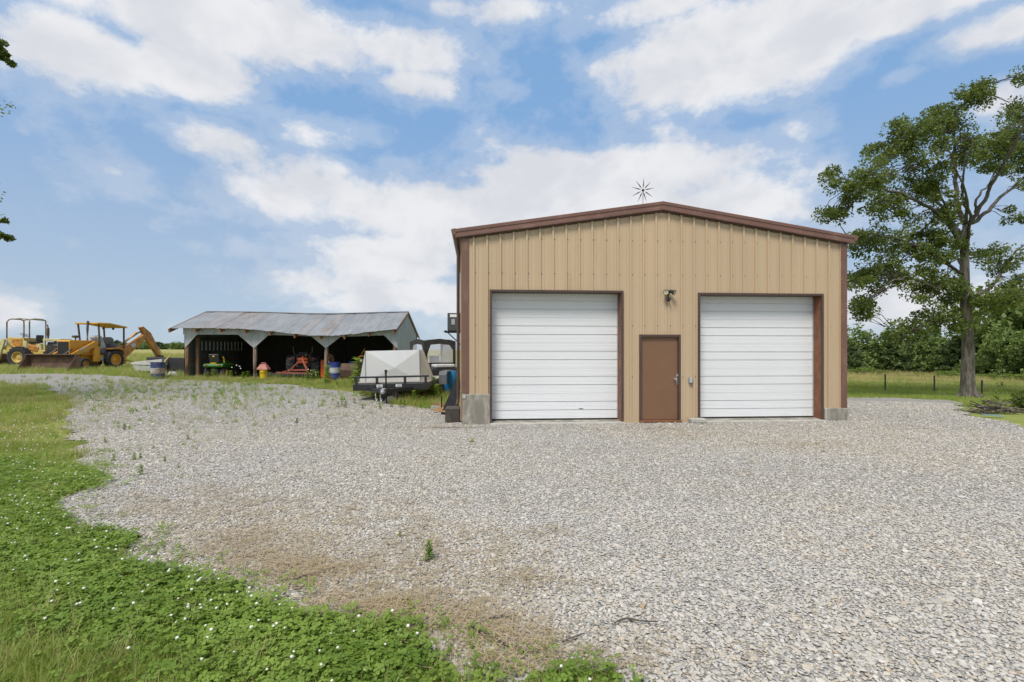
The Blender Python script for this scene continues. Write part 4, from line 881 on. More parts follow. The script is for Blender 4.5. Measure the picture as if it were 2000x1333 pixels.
m = MB(); m.box((-.55, .3, 1.38), (.8, .7, .42), ry=-.25); m.build('tank', MATS['cat_rust'], wl, bevel=.06); m = MB(); m.box((-.95, .5, 1.35), (.35, .2, .7), ry=.2); m.build('bracket_plate', MATS['pale_cream'], wl, bevel=.02)
m = MB(); m.box((-1.75, 0, 2.0), (1.35, .9, .18)); m.build('engine_cover', MATS['pale_cream'], wl, bevel=.03)
m = MB(); m.box((-1.2, .42, 1.6), (.1, .1, .9)); m.box((-2.35, .42, 1.6), (.1, .1, .9)); m.box((-1.2, -.42, 1.6), (.1, .1, .9)); m.box((-2.35, -.42, 1.6), (.1, .1, .9)); m.build('engine_frame', MATS['pale_cream'], wl)
m = MB(); m.box((-1.75, 0, 1.5), (.95, .6, .7)); m.blob((-1.9, .25, 1.55), (.25, .2, .25), 2, .5, 3); m.build('engine', MATS['dark_steel'], wl, bevel=.03)
m = MB(); m.tube([(-1.15, .1, 2.05), (-1.15, .1, 2.4), (-1.15, .1, 2.9)], [.04, .085, .075], 10); m.tube([(-1.15, .1, 2.9), (-1.1, .1, 3.15)], .04, 8); m.build('exhaust', MATS['brown_tube'], wl, smooth=True)
for x0 in (1.38, -.28):
    m = MB(); m.tube([(x0, .62, 2.1), (x0, .62, 3.3), (x0 - .06 * (1 if x0 > 0 else -1), .55, 3.48), (x0 - .06, .3, 3.56), (x0 - .06, -.3, 3.56), (x0 - .06, -.55, 3.48), (x0, -.62, 3.3), (x0, -.62, 1.9)], .045, 8); m.build('roll_cage_hoop', MATS['pale_cream'] if 0 else M('cage_paint', (.23, .19, .14), .6, .1, .2, 5, dirt=(.30, .16, .07), damt=.5), wl, smooth=True)
for y in (-.5, .5): m = MB(); m.tube([(1.32, y, 3.5), (.6, y, 3.58), (-.22, y, 3.5)], .04, 8); m.build('roll_cage_rail', MATS['cage_paint'], wl, smooth=True)
m = MB(); m.tube([(.95, 0, 2.1), (.72, 0, 2.32)], .03, 6); o = m.build('steering_column', MATS['gunmetal'], wl)
m = MB(); m.lathe([(.27, 0), (.285, .018), (.27, .036), (.255, .018)], (0, 0, 0), 'Z', 24, close=True); m.bar((-.26, 0, .015), (.26, 0, .015), .02); m.bar((0, -.26, .015), (0, .26, .015), .02); o = m.build('steering_wheel', MATS['gunmetal'], wl); o.location = (.68, 0, 2.36); o.rotation_euler = (0, R(-25), 0)
m = MB(); m.box((-.18, 0, 1.85), (.55, .55, .14)); m.box((-.42, 0, 2.12), (.16, .5, .52), ry=-.15); m.build('seat', MATS['seat_black'], wl, bevel=.05)
for s_ in (-1, 1):
    m = MB(); m.prism([(1.35, 2.05), (1.6, 2.1), (2.35, .45), (2.2, .2), (1.9, .3)], s_ * .72 - .07, s_ * .72 + .07); m.build('lift_arm', MATS['pale_cream'], wl, bevel=.015)
    m = MB(); m.tube([(.15, s_ * .76, 1.15), (.95, s_ * .76, 1.65)], .07, 10); m.build('cylinder', MATS['pale_yellow'], wl, smooth=True); m = MB(); m.tube([(.95, s_ * .76, 1.65), (1.5, s_ * .76, 2.0)], .04, 8); m.build('cylinder_rod', MATS['chrome'], wl, smooth=True)
m = MB(); m.prism([(2.2, .1), (2.1, .6), (2.2, 1.0), (2.3, .95), (2.25, .6), (2.35, .15), (2.9, .08), (2.9, .03)], -1.2, 1.2); m.build('bucket', MATS['rust_plate'], wl)

# ================================================================== FLATBED TRAILER (tongue towards us), local x right, y back
M('trailer_black', (.020, .021, .024), .4, .1, .2, 4, dirt=(.07, .065, .06), damt=.3); M('deck_wood', (.36, .33, .29), .85, 0, .2, 3, .2, 30, stretch=(.4, 4, 1)); M('chain_zinc', (.45, .45, .44), .4, .7, .15, 20)
TZ = 15.9; tl = thing('flatbed_trailer', 'black flatbed trailer with front rail and drop jack facing the yard', 'trailer', (-3.97, TZ, hgt(-3.97, TZ)), R(.5)); tl.rotation_euler = (0, R(-1.3), R(.5))
TW = 1.25
m = MB(); m.box((0, .05, .50), (2 * TW, .12, .21)); 
for s_ in (-1, 1): m.box((s_ * (TW - .04), 2.2, .52), (.08, 4.3, .15))
for k in range(5): m.box((0, .7 + k * .8, .49), (2 * TW - .2, .06, .08))
m.build('frame', MATS['trailer_black'], tl, bevel=.01)
m = MB(); m.bar((-TW, .03, .83), (TW, .03, .83), .055, .06); m.build('rail', MATS['trailer_black'], tl, bevel=.01)
for x in (-1.14, -.46, .46, 1.14): m = MB(); m.bar((x, .03, .60), (x, .03, .81), .09, .07); m.build('stake_post', MATS['trailer_black'], tl)
for k in range(13):
    x = -TW + .12 + k * (2 * TW - .24) / 12; m = MB(); m.box((x, 2.25, .62), (.185, 4.2, .04)); m.build('deck_plank', MATS['deck_wood'], tl)
for s_ in (-1, 1): m = MB(); m.bar((s_ * .75, .05, .43), (s_ * .06, -.85, .43), .07, .11); m.build('tongue', MATS['trailer_black'], tl)
m = MB(); m.box((0, -.95, .45), (.13, .32, .12), taper=(.8, 1)); m.lathe([(.05, -.06), (.06, 0), (.04, .05)], (0, -1.08, .42), 'Z', 12); m.build('coupler', MATS['galv'], tl)
m = MB(); m.tube([(-.02, -.55, .04), (-.02, -.55, .42)], .034, 10); m.tube([(-.02, -.55, .34), (-.02, -.55, 1.08)], .045, 10); m.box((-.02, -.55, .02), (.2, .2, .03)); m.tube([(-.02, -.55, 1.02), (.05, -.60, 1.04)], .014, 6); m.build('jack', MATS['trailer_black'], tl)
m = MB(); m.box((-.02, -.55, -.02), (.42, .30, .08)); m.build('jack_pad', MATS['rust_wood'], tl)
for cx, y0 in ((-.36, -.42), (-.16, -.62)):
    m = MB(); pts_ = [Vector((cx + .06, y0, .50)), Vector((cx - .02, y0, .42)), Vector((cx - .035, y0, .3)), Vector((cx - .03, y0, .15)), Vector((cx - .01, y0, .06)), Vector((cx + .03, y0 - .04, .16))]
    for a, b in zip(pts_, pts_[1:]):
        L_ = (b - a).length; n_ = max(1, int(L_ / .035))
        for k in range(n_):
            c_ = a.lerp(b, (k + .5) / n_); m.blob(tuple(c_), (.018 + .006 * (k % 2), .014, .024), 1, .2, k)
    m.build('safety_chain', MATS['chain_zinc'], tl, smooth=True)
M('sticker', (.70, .70, .68), .5, 0, .05); M('sticker_ink', (.08, .08, .09), .6)
for x, z, w, h in ((-.37, .54, .20, .09), (.26, .54, .20, .085), (.21, .40, .11, .055)):
    m = MB(); m.box((x, -.0135, z), (w, .004, h)); st = m.build('sticker', MATS['sticker'], tl)
    m = MB()
    for k in range(3): m.box((x + (.01 if x > 0 else 0), -.0175, z + (k - 1) * h * .26), (w * (.5 if k == 1 else .75), .002, h * .09))
    m.build('sticker_print', MATS['sticker_ink'], st)
m = MB(); m.box((.43, -.015, .405), (.11, .008, .05)); m.build('white_reflector', MATS['sticker'], tl); m = MB(); m.box((.55, -.015, .405), (.11, .008, .05)); m.build('red_reflector', M('reflector_red', (.55, .04, .015), .3), tl)
for s_ in (-1, 1):
    for y in (2.45, 3.3): wheel(tl, (0, 0, 0), .37, .22, .2, MATS['galv'], side=s_, nl=0); w_ = tl.children[-1]; w_.rotation_euler = (0, 0, math.pi / 2); w_.location = (s_ * (TW + .18), y, .37)
    m = MB(); m.prism([(1.9, .42), (1.92, .78), (2.1, .90), (3.65, .90), (3.85, .78), (3.88, .42), (3.80, .42), (3.76, .74), (3.6, .84), (2.15, .84), (2.0, .74), (1.98, .42)], s_ * (TW + .05), s_ * (TW + .34), 'YZ'); m.build('fender', M('fender_grey', (.12, .125, .13), .5, .2, .15, 3), tl, bevel=.01)
m = MB(); m.lathe([(.27, 0), (.29, .05), (.285, .45), (.29, .8), (.25, .88), (0, .88)], n=24); o = m.build('blue_barrel', M('blue_poly', (.02, .19, .46), .4, 0, .1, 3), smooth=True); q = GX(877, 19.4); o.location = (q.x + .02, q.y, q.z + .02); tag(o, 'bright blue plastic barrel beside the trailer wheels', 'barrel')
# diamond-plate box on the trailer
def diamond():
    m = bpy.data.materials.new('diamond_plate'); m.use_nodes = True; N = NT(m.node_tree); b = N.n['Principled BSDF']; tc = N.node('ShaderNodeTexCoord')
    sp_ = N.node('ShaderNodeSeparateXYZ'); N.put(sp_.inputs[0], tc.outputs['Object']); u = N.math('ADD', sp_.outputs[0], sp_.outputs[1]); z = sp_.outputs[2]
    a = N.math('SINE', N.math('MULTIPLY', N.math('ADD', u, z), 130)); c = N.math('SINE', N.math('MULTIPLY', N.math('SUBTRACT', u, z), 130))
    h = N.math('MAXIMUM', N.step(a, .55, .95), N.step(c, .55, .95))
    bn = N.node('ShaderNodeBump'); bn.inputs['Strength'].default_value = .5; bn.inputs['Distance'].default_value = .006; N.put(bn.inputs['Height'], h); N.l.new(bn.outputs[0], b.inputs['Normal'])
    N.put(b.inputs['Base Color'], N.mix(N.noise(tc.outputs['Object'], 3, 4), (.70, .695, .68, 1), (.78, .775, .76, 1))); b.inputs['Metallic'].default_value = .5; b.inputs['Roughness'].default_value = .36
    return m
DP = diamond(); wz = .645; zt_ = 1.70
bx = thing('diamond_plate_box', 'silver diamond plate box with flared sides on the black trailer front', 'toolbox', (tl.location.x - .04, TZ + .45, tl.location.z), 0); bx.rotation_euler = tl.rotation_euler
TWb = .915; RWb = 1.26
m = MB(); m.add([(-TWb, 0, wz), (TWb, 0, wz), (TWb, 0, zt_), (-TWb, 0, zt_), (.08, -.07, 1.12)], [(0, 1, 4), (1, 2, 4), (2, 3, 4), (3, 0, 4)]); m.build('front_plate', DP, bx)
for s_ in (-1, 1): m = MB(); m.add([(s_ * TWb, 0, wz), (s_ * TWb, 0, zt_), (s_ * (TWb + .002), .75, zt_), (s_ * RWb, .40, wz), (s_ * RWb, .9, wz)], [(0, 1, 3), (1, 2, 4, 3)]); m.build('side_plate', DP, bx)
m = MB(); m.add([(-TWb, 0, zt_), (TWb, 0, zt_), (TWb, .75, zt_), (-TWb, .75, zt_)], [(0, 1, 2, 3)]); m.add([(-TWb, .75, zt_), (TWb, .75, zt_), (RWb, .9, wz), (-RWb, .9, wz)], [(0, 1, 2, 3)]); m.build('top_plate', DP, bx)
for x in (-TWb, TWb): m = MB(); m.bar((x, -.004, wz), (x, -.004, zt_), .02, .02); m.build('edge_angle', MATS['alu'], bx)
# ================================================================== SIDE-BY-SIDE BUGGY
def vinyl():
    m = bpy.data.materials.new('clear_vinyl'); m.use_nodes = True; N = NT(m.node_tree); b = N.n['Principled BSDF']; b.inputs['Base Color'].default_value = (.62, .64, .68, 1); b.inputs['Roughness'].default_value = .2
    tc = N.node('ShaderNodeTexCoord'); n = N.noise(tc.outputs['Object'], 2, 3); N.put(b.inputs['Alpha'], N.math('ADD', N.math('MULTIPLY', n, .3), .4)); return m
VY = vinyl(); M('soft_top', (.035, .033, .03), .8, 0, .25, 4, .2, 60)
uh = math.atan2(-.84, .55); uv = thing('utility_buggy', 'black soft top utility buggy with clear windows parked behind the trailer', 'utility vehicle', (-3.60, 22.0, hgt(-3.6, 22)), uh)
for s_ in (-1, 1):
    for x in (-.85, .95): wheel(uv, (x, s_ * .62, .33), .33, .26, .17, MATS['galv'], lug=True, side=s_, n=24, nl=14)
m = MB(); m.prism([(-1.3, .45), (-1.3, .95), (-.6, 1.0), (-.5, .6), (.5, .55), (.7, 1.05), (1.35, .92), (1.42, .6), (1.3, .42)], -.68, .68); m.build('body', MATS['trailer_black'], uv, bevel=.05)
m = MB(); m.box((1.0, 0, 1.02), (.7, .9, .14)); m.build('hood_box', M('hood_white', (.55, .56, .57), .5), uv, bevel=.04)
ZT = 2.16
def arch(p0, p1, zb, zt, name):
    """soft panel with an arched window between two corner posts"""
    m = MB(); v = MB(); p0, p1 = Vector(p0), Vector(p1); n_ = 14; up = []; lo = []
    for k in range(n_ + 1):
        t = k / n_; b = p0.lerp(p1, t); peak = .10 * (1 - abs(2 * t - 1) ** 1.5); up.append(Vector((b.x, b.y, zt - .06 + peak)))
    ins = .13
    for k in range(n_ + 1):
        t = ins / 1.5 + (1 - 2 * ins / 1.5) * k / n_; b = p0.lerp(p1, t); q_ = abs(2 * k / n_ - 1); lo.append(Vector((b.x, b.y, zt - .24 + .06 * (1 - q_) - .42 * max(0, q_ - .72) / .28 * (1 if k < n_ / 2 else .5))))
    m.add(up + lo, [(k, k + 1, n_ + 2 + k, n_ + 1 + k) for k in range(n_)])
    for a, l, e in ((p0, lo[0], 0), (p1, lo[-1], n_)):
        g = Vector((l.x, l.y, zb)); m.add([(a.x, a.y, zb), tuple(g), tuple(l), tuple(up[e])], [(0, 1, 2, 3)])
    o = m.build(name, MATS['soft_top'], uv); so = o.modifiers.new('thick', 'SOLIDIFY'); so.thickness = .03
    v.add([tuple(x) for x in lo] + [(x.x, x.y, zb + .02) for x in lo], [(k, k + 1, n_ + 2 + k, n_ + 1 + k) for k in range(n_)]); v.build('window', VY, o)
fr, br = .78, -.80; HWd = .75
arch((fr, -HWd, 0), (fr, HWd, 0), 1.12, ZT, 'windshield_panel'); arch((br, -HWd, 0), (fr, -HWd, 0), .95, ZT, 'side_panel'); arch((br, HWd, 0), (fr, HWd, 0), .95, ZT, 'side_panel')
m = MB(); m.add([(fr, -HWd, ZT - .05), (fr, 0, ZT + .05), (fr, HWd, ZT - .05), (br, -HWd, ZT - .05), (br, 0, ZT + .03), (br, HWd, ZT - .05)], [(0, 1, 4, 3), (1, 2, 5, 4)]); m.build('roof', MATS['soft_top'], uv)
m = MB(); m.bar((fr, -HWd, 1.12), (fr, HWd, 1.12), .06); m.bar((fr + .1, -.45, .5), (fr + .02, -.45, 1.1), .09); m.build('dash_bar', MATS['trailer_black'], uv)
m = MB(); m.tube([(fr + .05, -HWd - .12, 1.6), (fr + .05, -HWd + .16, 1.6)], .02, 6); m.build('mirror_arm', MATS['black_plastic'], uv)
m = MB(); m.tube([(fr - .3, .2, 1.35), (fr - .1, .2, 1.2)], .02, 6); m.lathe([(.17, 0), (.185, .015), (.17, .03), (.155, .015)], (fr - .32, .2, 1.36), 'X', 20, close=True); m.build('steering_wheel', MATS['black_plastic'], uv)
for y in (-.35, .35): m = MB(); m.box((-.35, y, .85), (.5, .5, .14)); m.box((-.6, y, 1.15), (.14, .48, .6), ry=-.12); m.build('seat', MATS['seat_black'], uv, bevel=.05)
m = MB(); m.box((-1.0, 0, 1.0), (.7, 1.3, .04)); m.build('cargo_bed', MATS['trailer_black'], uv)
# ================================================================== TREES
OAK = leafmat('oak_leaves', [(.05, .075, .018), (.07, .105, .023), (.09, .135, .028), (.125, .17, .035), (.165, .195, .05)], .4, island=True)
FARL = leafmat('far_leaves', [(.095, .145, .045), (.13, .19, .055), (.165, .23, .065), (.20, .26, .08)], .4, island=True)
FARP = leafmat('far_leaves_bright', [(.15, .22, .045), (.19, .27, .055), (.23, .30, .07)], .4, island=True)
CED = leafmat('cedar_leaves', [(.07, .105, .042), (.095, .135, .052), (.12, .165, .062)], .35, island=True)
BARK = M('oak_bark', (.115, .10, .082), .95, 0, .55, 13, 1.0, 20, dirt=(.20, .185, .16), damt=.4, ds=9, stretch=(1, 1, .16))
BARKL = M('limb_bark', (.095, .083, .07), .95, 0, .45, 11, .6, 25, stretch=(1, 1, .3))
BARKD = M('grey_bark', (.06, .052, .042), .95, 0, .3, 6, .5, 25)
def leaves(cl, n, size, seed, flat=.75, asp=.55):
    """many single leaves spread through clumps; cl: list of (x,y,z,r)"""
    g = np.random.default_rng(seed); cl = np.array(cl); k = len(cl); idx = np.repeat(np.arange(k), n); m = len(idx)
    d = g.normal(0, 1, (m, 3)); d /= np.linalg.norm(d, axis=1)[:, None]; rad = cl[idx, 3] * g.uniform(.25, 1, m) ** .55
    c = cl[idx, :3] + d * rad[:, None] * np.array([1, 1, flat])
    ax = d * .6 + g.normal(0, .6, (m, 3)); ax[:, 2] -= .25; ax /= np.linalg.norm(ax, axis=1)[:, None]
    t = np.cross(ax, g.normal(0, 1, (m, 3)) + np.array([0, 0, .8])); t /= np.linalg.norm(t, axis=1)[:, None] + 1e-9
    L = size * g.uniform(.65, 1.3, m)[:, None]; w = L * asp
    nrm = np.cross(ax, t) * L * .12
    v = np.stack([c - ax * L * .5, c + t * w * .5 + nrm, c + ax * L * .5, c - t * w * .5 + nrm], 1).reshape(-1, 3)
    f = np.arange(m * 4).reshape(-1, 4)
    return v, f
def leafmesh(name, v, f, mat):
    me = bpy.data.meshes.new(name); me.vertices.add(len(v)); me.vertices.foreach_set('co', v.astype(np.float32).ravel())
    me.loops.add(len(f) * 4); me.polygons.add(len(f)); me.polygons.foreach_set('loop_start', np.arange(0, len(f) * 4, 4, dtype=np.int32)); me.loops.foreach_set('vertex_index', f.astype(np.int32).ravel())
    me.materials.append(mat); me.update(); me.validate(); return me
def smooth_path(pts, k=4):
    out = []; n = len(pts)
    for i in range(n - 1):
        p0, p1, p2, p3 = pts[max(i - 1, 0)], pts[i], pts[i + 1], pts[min(i + 2, n - 1)]
        for j in range(k):
            t = j / k; out.append(.5 * ((2 * p1) + (p2 - p0) * t + (2 * p0 - 5 * p1 + 4 * p2 - p3) * t * t + (3 * p1 - p0 - 3 * p2 + p3) * t ** 3))
    out.append(pts[-1]); return out
OY = 20.0
ob_ = G(1893, 777); OY = ob_.y
oak = thing('oak_tree', 'tall open crowned oak with grey trunk beside the gravel drive', 'tree', ob_)
def op(px, py, dz=0): return P(px, py, OY) + Vector((0, dz, 0)) * 1.0 + Vector(((px - 1000) / F * dz, 0, (HZ - py) / F * dz)) - ob_
trunk_px = [(1893, 780, .50), (1892, 768, .42), (1890, 745, .34), (1891, 700, .30), (1890, 660, .29), (1886, 600, .26), (1884, 540, .235), (1884, 490, .21), (1888, 440, .19)]
pts = [op(a, b) for a, b, _ in trunk_px]; rs = [r * .73 for *_, r in trunk_px]
m = MB(); sp_ = smooth_path(pts, 3); rr_ = np.interp(np.linspace(0, len(rs) - 1, len(sp_)), range(len(rs)), rs)
m.tube(sp_, list(rr_), 18)
for k in range(7):
    t = 2 * math.pi * k / 7 + .3; m.tube([Vector((math.cos(t) * .36, math.sin(t) * .36, .30)) * .72, Vector((math.cos(t) * .40, math.sin(t) * .40, .08)), Vector((math.cos(t) * .55, math.sin(t) * .55, -.10))], [.10, .09, .04], 7)
m.build('trunk', BARK, oak, smooth=True, angle=60)
LIMBS = [([(1888, 445, 0), (1870, 400, .2), (1868, 355, .5), (1866, 300, .6), (1862, 240, .4), (1888, 195, .2), (1915, 168, 0)], .15, .025),
         ([(1888, 445, 0), (1905, 418, -.3), (1925, 385, -.6), (1945, 345, -1), (1965, 315, -1.3), (1990, 270, -1.6)], .14, .03), ([(1890, 440, 0), (1915, 425, .3), (1945, 395, .8), (1985, 360, 1.2), (2030, 330, 1.6), (2075, 290, 2)], .14, .03),
         ([(1888, 440, 0), (1886, 400, -.4), (1880, 375, -.7), (1882, 330, -1.2), (1900, 270, -1.6)], .10, .03), ([(1905, 415, -.3), (1912, 380, .4), (1938, 352, 1.2), (1950, 300, 1.8)], .08, .02),
         ([(1884, 505, 0), (1860, 450, -.4), (1815, 405, -.9), (1775, 385, -1.2), (1735, 372, -1.5), (1690, 362, -1.6), (1645, 350, -1.5)], .12, .02), ([(1884, 540, 0), (1840, 510, -.6), (1790, 480, -1.3), (1740, 465, -1.8), (1700, 458, -2), (1665, 465, -2.1), (1640, 440, -2)], .10, .02),
         ([(1884, 590, 0), (1862, 560, -.5), (1825, 562, -1.1), (1790, 545, -1.7), (1745, 548, -2.2), (1705, 578, -2.5), (1688, 612, -2.6)], .09, .015), ([(1886, 585, 0), (1920, 572, .2), (1948, 548, .4), (1962, 520, .6), (1985, 490, .9), (2030, 462, 1.2)], .13, .03),
         ([(1888, 605, 0), (1930, 588, -.6), (1985, 576, -1.2), (2040, 570, -1.6)], .06, .02), ([(1884, 612, 0), (1845, 622, -.6), (1800, 640, -1.2), (1755, 652, -1.7)], .05, .012),
         ([(1884, 480, 0), (1850, 420, 1.6), (1800, 360, 2.6), (1770, 300, 3.2), (1760, 260, 3.5)], .11, .02), ([(1884, 520, 0), (1850, 500, 1.8), (1790, 520, 3.2), (1740, 530, 3.9)], .08, .02), ([(1886, 470, 0), (1895, 420, -1.5), (1880, 360, -2.8), (1850, 290, -3.6)], .10, .02),
         ([(1860, 450, -.4), (1830, 360, -.5), (1800, 300, -.6), (1770, 262, -.7)], .07, .015), ([(2030, 330, 1.6), (2080, 250, 1.5), (2110, 180, 1)], .07, .02), ([(1945, 345, -1), (2000, 250, -2), (2010, 170, -2.2)], .07, .015)]
LP = []
for pl, r0, r1 in LIMBS:
    q = [op(*t) for t in pl]; sp_ = smooth_path(q, 4); n_ = len(sp_)
    sp_ = [p + Vector((random.uniform(-.05, .05), random.uniform(-.05, .05), random.uniform(-.05, .05))) * (1 if 0 < i < n_ - 1 else 0) for i, p in enumerate(sp_)]
    m = MB(); m.tube(sp_, list(np.linspace(r0 * .72, r1 * .7, n_)), 9); m.build('limb', BARKL, oak, smooth=True, angle=60); LP += sp_[2:]
BL = [(1640, 350, 30, 22, 5), (1625, 425, 22, 20, 5), (1700, 350, 36, 26, 7), (1720, 300, 32, 24, 7), (1780, 262, 46, 36, 14), (1850, 232, 42, 28, 11), (1900, 192, 26, 20, 6), (1920, 166, 10, 10, 2), (1870, 285, 46, 36, 12), (1800, 335, 48, 36, 12), (1750, 405, 55, 34, 11), (1830, 395, 40, 36, 9),
      (1695, 470, 30, 26, 8), (1780, 480, 58, 36, 15), (1850, 470, 36, 45, 10), (1720, 535, 45, 30, 10), (1800, 560, 55, 36, 12), (1860, 560, 26, 36, 6), (1688, 600, 13, 16, 6), (1757, 648, 30, 12, 6), (1825, 625, 45, 22, 7), (1955, 300, 46, 44, 17), (2005, 250, 46, 56, 18), (2015, 335, 36, 36, 8),
      (1868, 636, 22, 16, 3), (1915, 600, 30, 24, 3), (1850, 600, 30, 24, 3), (2003, 146, 8, 12, 2), (1950, 505, 40, 26, 8), (1990, 562, 45, 26, 9), (1940, 592, 36, 16, 5), (1985, 425, 20, 20, 2), (2065, 300, 80, 110, 28), (2080, 500, 80, 80, 16), (1675, 545, 26, 16, 5), (1665, 390, 22, 18, 3)]
clumps = []; tw = MB()
LPn = np.array([tuple(p) for p in LP])
for px, py, rx, ry, n_ in BL:
    for _ in range(int(n_ * 2.0 + .5)):
        a = random.uniform(0, 6.283); q = math.sqrt(random.random()); ex, ey = px + rx * q * math.cos(a), py + ry * q * math.sin(a); c = op(ex, ey, 0)
        dmin = np.argmin(((LPn - np.array(c)) ** 2 * np.array([1, .05, 1])).sum(1)); bp = LP[dmin]
        c = op(ex, ey, bp.y * random.uniform(.75, 1.15) + random.uniform(-.8, .8)); rad = random.uniform(.24, .52); clumps.append((c.x, c.y, c.z, rad))
        b2 = bp.lerp(c, max(0, 1 - 1.1 / max(.01, (c - bp).length))); mid = b2.lerp(c, .5) + Vector((random.uniform(-.2, .2), random.uniform(-.2, .2), random.uniform(-.05, .2))); tw.tube([b2, mid, c], [.022, .014, .006], 4, cap=False)
        for k in range(4):
            e = c + Vector((random.gauss(0, 1), random.gauss(0, 1), random.gauss(0, .8))).normalized() * rad * .9; tw.tube([c.lerp(mid, .2), e], [.008, .004], 3, cap=False)
tw.build('twigs', BARKD, oak)
v, f = leaves(clumps, 105, .125, 3); o = bpy.data.objects.new('crown', leafmesh('crown', v, f, OAK)); C.objects.link(o); o.parent = oak
# tree whose branch tips reach in at the left edge
lt_ = thing('shade_tree', 'tree at the left edge with only dark branch tips showing against the sky', 'tree', (-17.5, 12.2, hgt(-17.5, 12.2)))
lb_ = Vector(lt_.location); m = MB(); m.tube([(0, 0, -.1), (.05, 0, 1.2), (.1, .1, 3), (0, .1, 5.5), (.1, 0, 9), (0, 0, 12)], [.42, .3, .26, .22, .14, .05], 12); m.build('trunk', BARK, lt_, smooth=True)
cl2 = []; tips = [(6, 103, 10, 16, 9), (-4, 80, 6, 8, 3), (2, 460, 6, 5, 3), (-3, 432, 4, 4, 2), (-8, 222, 3, 2, 1)]
for px, py, rx, ry, n_ in tips:
    e = P(px, py, 12.2) - lb_; m = MB(); m.tube([Vector((0, 0, e.z - 1.6)), e.lerp(Vector((0, 0, e.z - 1)), .5) + Vector((0, 0, .3)), e], [.1, .05, .008], 7); m.build('limb', BARKD, lt_)
    for k in range(n_ * 2): c = P(px - 6 + random.uniform(-1, 1) * rx, py + random.uniform(-1, 1) * ry, 12.2) - lb_; cl2.append((c.x, random.uniform(-.3, .3), c.z, .10))
for k in range(150):
    a = random.uniform(0, 6.283); q = random.random() ** .5; cl2.append((math.cos(a) * 3.6 * q - .9, math.sin(a) * 3.8 * q, 7.5 + random.uniform(-4, 5), .5))
v, f = leaves(cl2, 60, .11, 5); o = bpy.data.objects.new('crown', leafmesh('crown', v, f, OAK)); C.objects.link(o); o.parent = lt_
# distant trees
def crown_mesh(name, seed, kind):
    g = random.Random(seed); cl = []
    if kind == 'round':
        lob = [(g.uniform(-.30, .30), g.uniform(-.3, .3), g.uniform(.38, .80), g.uniform(.17, .30)) for _ in range(11)] + [(g.uniform(-.36, .36), g.uniform(-.36, .36), g.uniform(.08, .35), g.uniform(.14, .22)) for _ in range(9)]
        for x, y, z, r in lob:
            for _ in range(26):
                d = Vector((g.gauss(0, 1), g.gauss(0, 1), g.gauss(0, 1))).normalized() * r * g.uniform(.6, 1); cl.append((x + d.x, y + d.y, z + d.z * .85, .055))
        mt = FARL
    elif kind == 'bright':
        for _ in range(430):
            d = Vector((g.gauss(0, 1), g.gauss(0, 1), g.gauss(0, 1))).normalized() * g.uniform(.3, .46) ; n_ = 1 + .35 * mnoise.noise(d * 5 + Vector((seed, 0, 0))); cl.append((d.x * n_, d.y * n_, .5 + d.z * n_, .055))
        mt = FARP
    else:
        for _ in range(460):
            z = g.random() ** 1.15; r = (.34 * (1 - z) ** .75 + .02) * (1 + .35 * math.sin(z * 30 + seed)) * g.uniform(.65, 1.05); a = g.uniform(0, 6.283); cl.append((math.cos(a) * r, math.sin(a) * r, .03 + z * .95, .05))
        mt = CED
    v, f = leaves(cl, 9, .055, seed, 1, .7); return leafmesh(name, v, f, mt)
CR = {'round': [crown_mesh('crown', 11 + k, 'round') for k in range(3)], 'bright': [crown_mesh('crown', 31 + k, 'bright') for k in range(2)], 'cedar': [crown_mesh('crown', 51 + k, 'cedar') for k in range(2)]}
tm = MB(); tm.tube([(0, 0, -.03), (.01, 0, .2), (0, .01, .5), (.01, 0, .85)], [.028, .022, .016, .006], 7); TRM = tm.mesh('trunk', BARKD, True)
def far_tree(px, Y, top, wpx, kind, i, label, group, name=None, zoff=0):
    q = GX(px, Y); h = CAMH + (HZ - top) / F * Y - q.z; w = wpx / F * Y
    t = thing(name or {'round': 'broadleaf_tree', 'bright': 'broadleaf_tree', 'cedar': 'cedar_tree'}[kind], label, 'tree', (q.x, q.y, q.z - .1), random.uniform(0, 6), group)
    for me in (CR[kind][i % len(CR[kind])], TRM):
        o = bpy.data.objects.new(me.name.split('.')[0], me); C.objects.link(o); o.parent = t; o.scale = (w * 1.15, w * 1.15, h * (1.12 if kind == 'round' else 1.02))
gr = 'trees beyond the wire fence'
LB = {'round': 'dark green broadleaf tree in the row beyond the wire fence', 'cedar': 'dark cedar in the row beyond the wire fence', 'bright': 'low bright green bush at the foot of the tree row'}
R_T = [(1560, 62, 655, 120, 'round'), (1640, 58, 650, 110, 'round'), (1700, 57, 642, 95, 'round'), (1664, 54, 668, 60, 'cedar'), (1742, 55, 662, 70, 'cedar'), (1775, 57, 664, 80, 'cedar'), (1800, 52, 645, 95, 'cedar'), (1838, 50, 650, 80, 'round'), (1822, 55, 632, 70, 'cedar'),
       (1868, 48, 655, 75, 'cedar'), (1905, 50, 648, 90, 'round'), (1940, 46, 606, 105, 'round'), (1985, 44, 568, 140, 'round'), (1965, 42, 650, 80, 'round'), (2050, 42, 560, 150, 'round'), (2015, 40, 640, 90, 'round'), (2120, 42, 545, 160, 'round'), (2005, 46, 555, 130, 'round'), (1730, 60, 668, 80, 'round')]
for i, (px, Y, top, w, k) in enumerate(R_T):
    where = ' behind the fence posts next to the garage corner' if px < 1770 else ' behind the trunk and low limbs of the oak' if px < 1930 else ' rising behind the brush pile and shrub'
    far_tree(px, Y, top, w, k, i, {'round': 'green broadleaf tree', 'cedar': 'dark cedar'}[k] + where, gr)
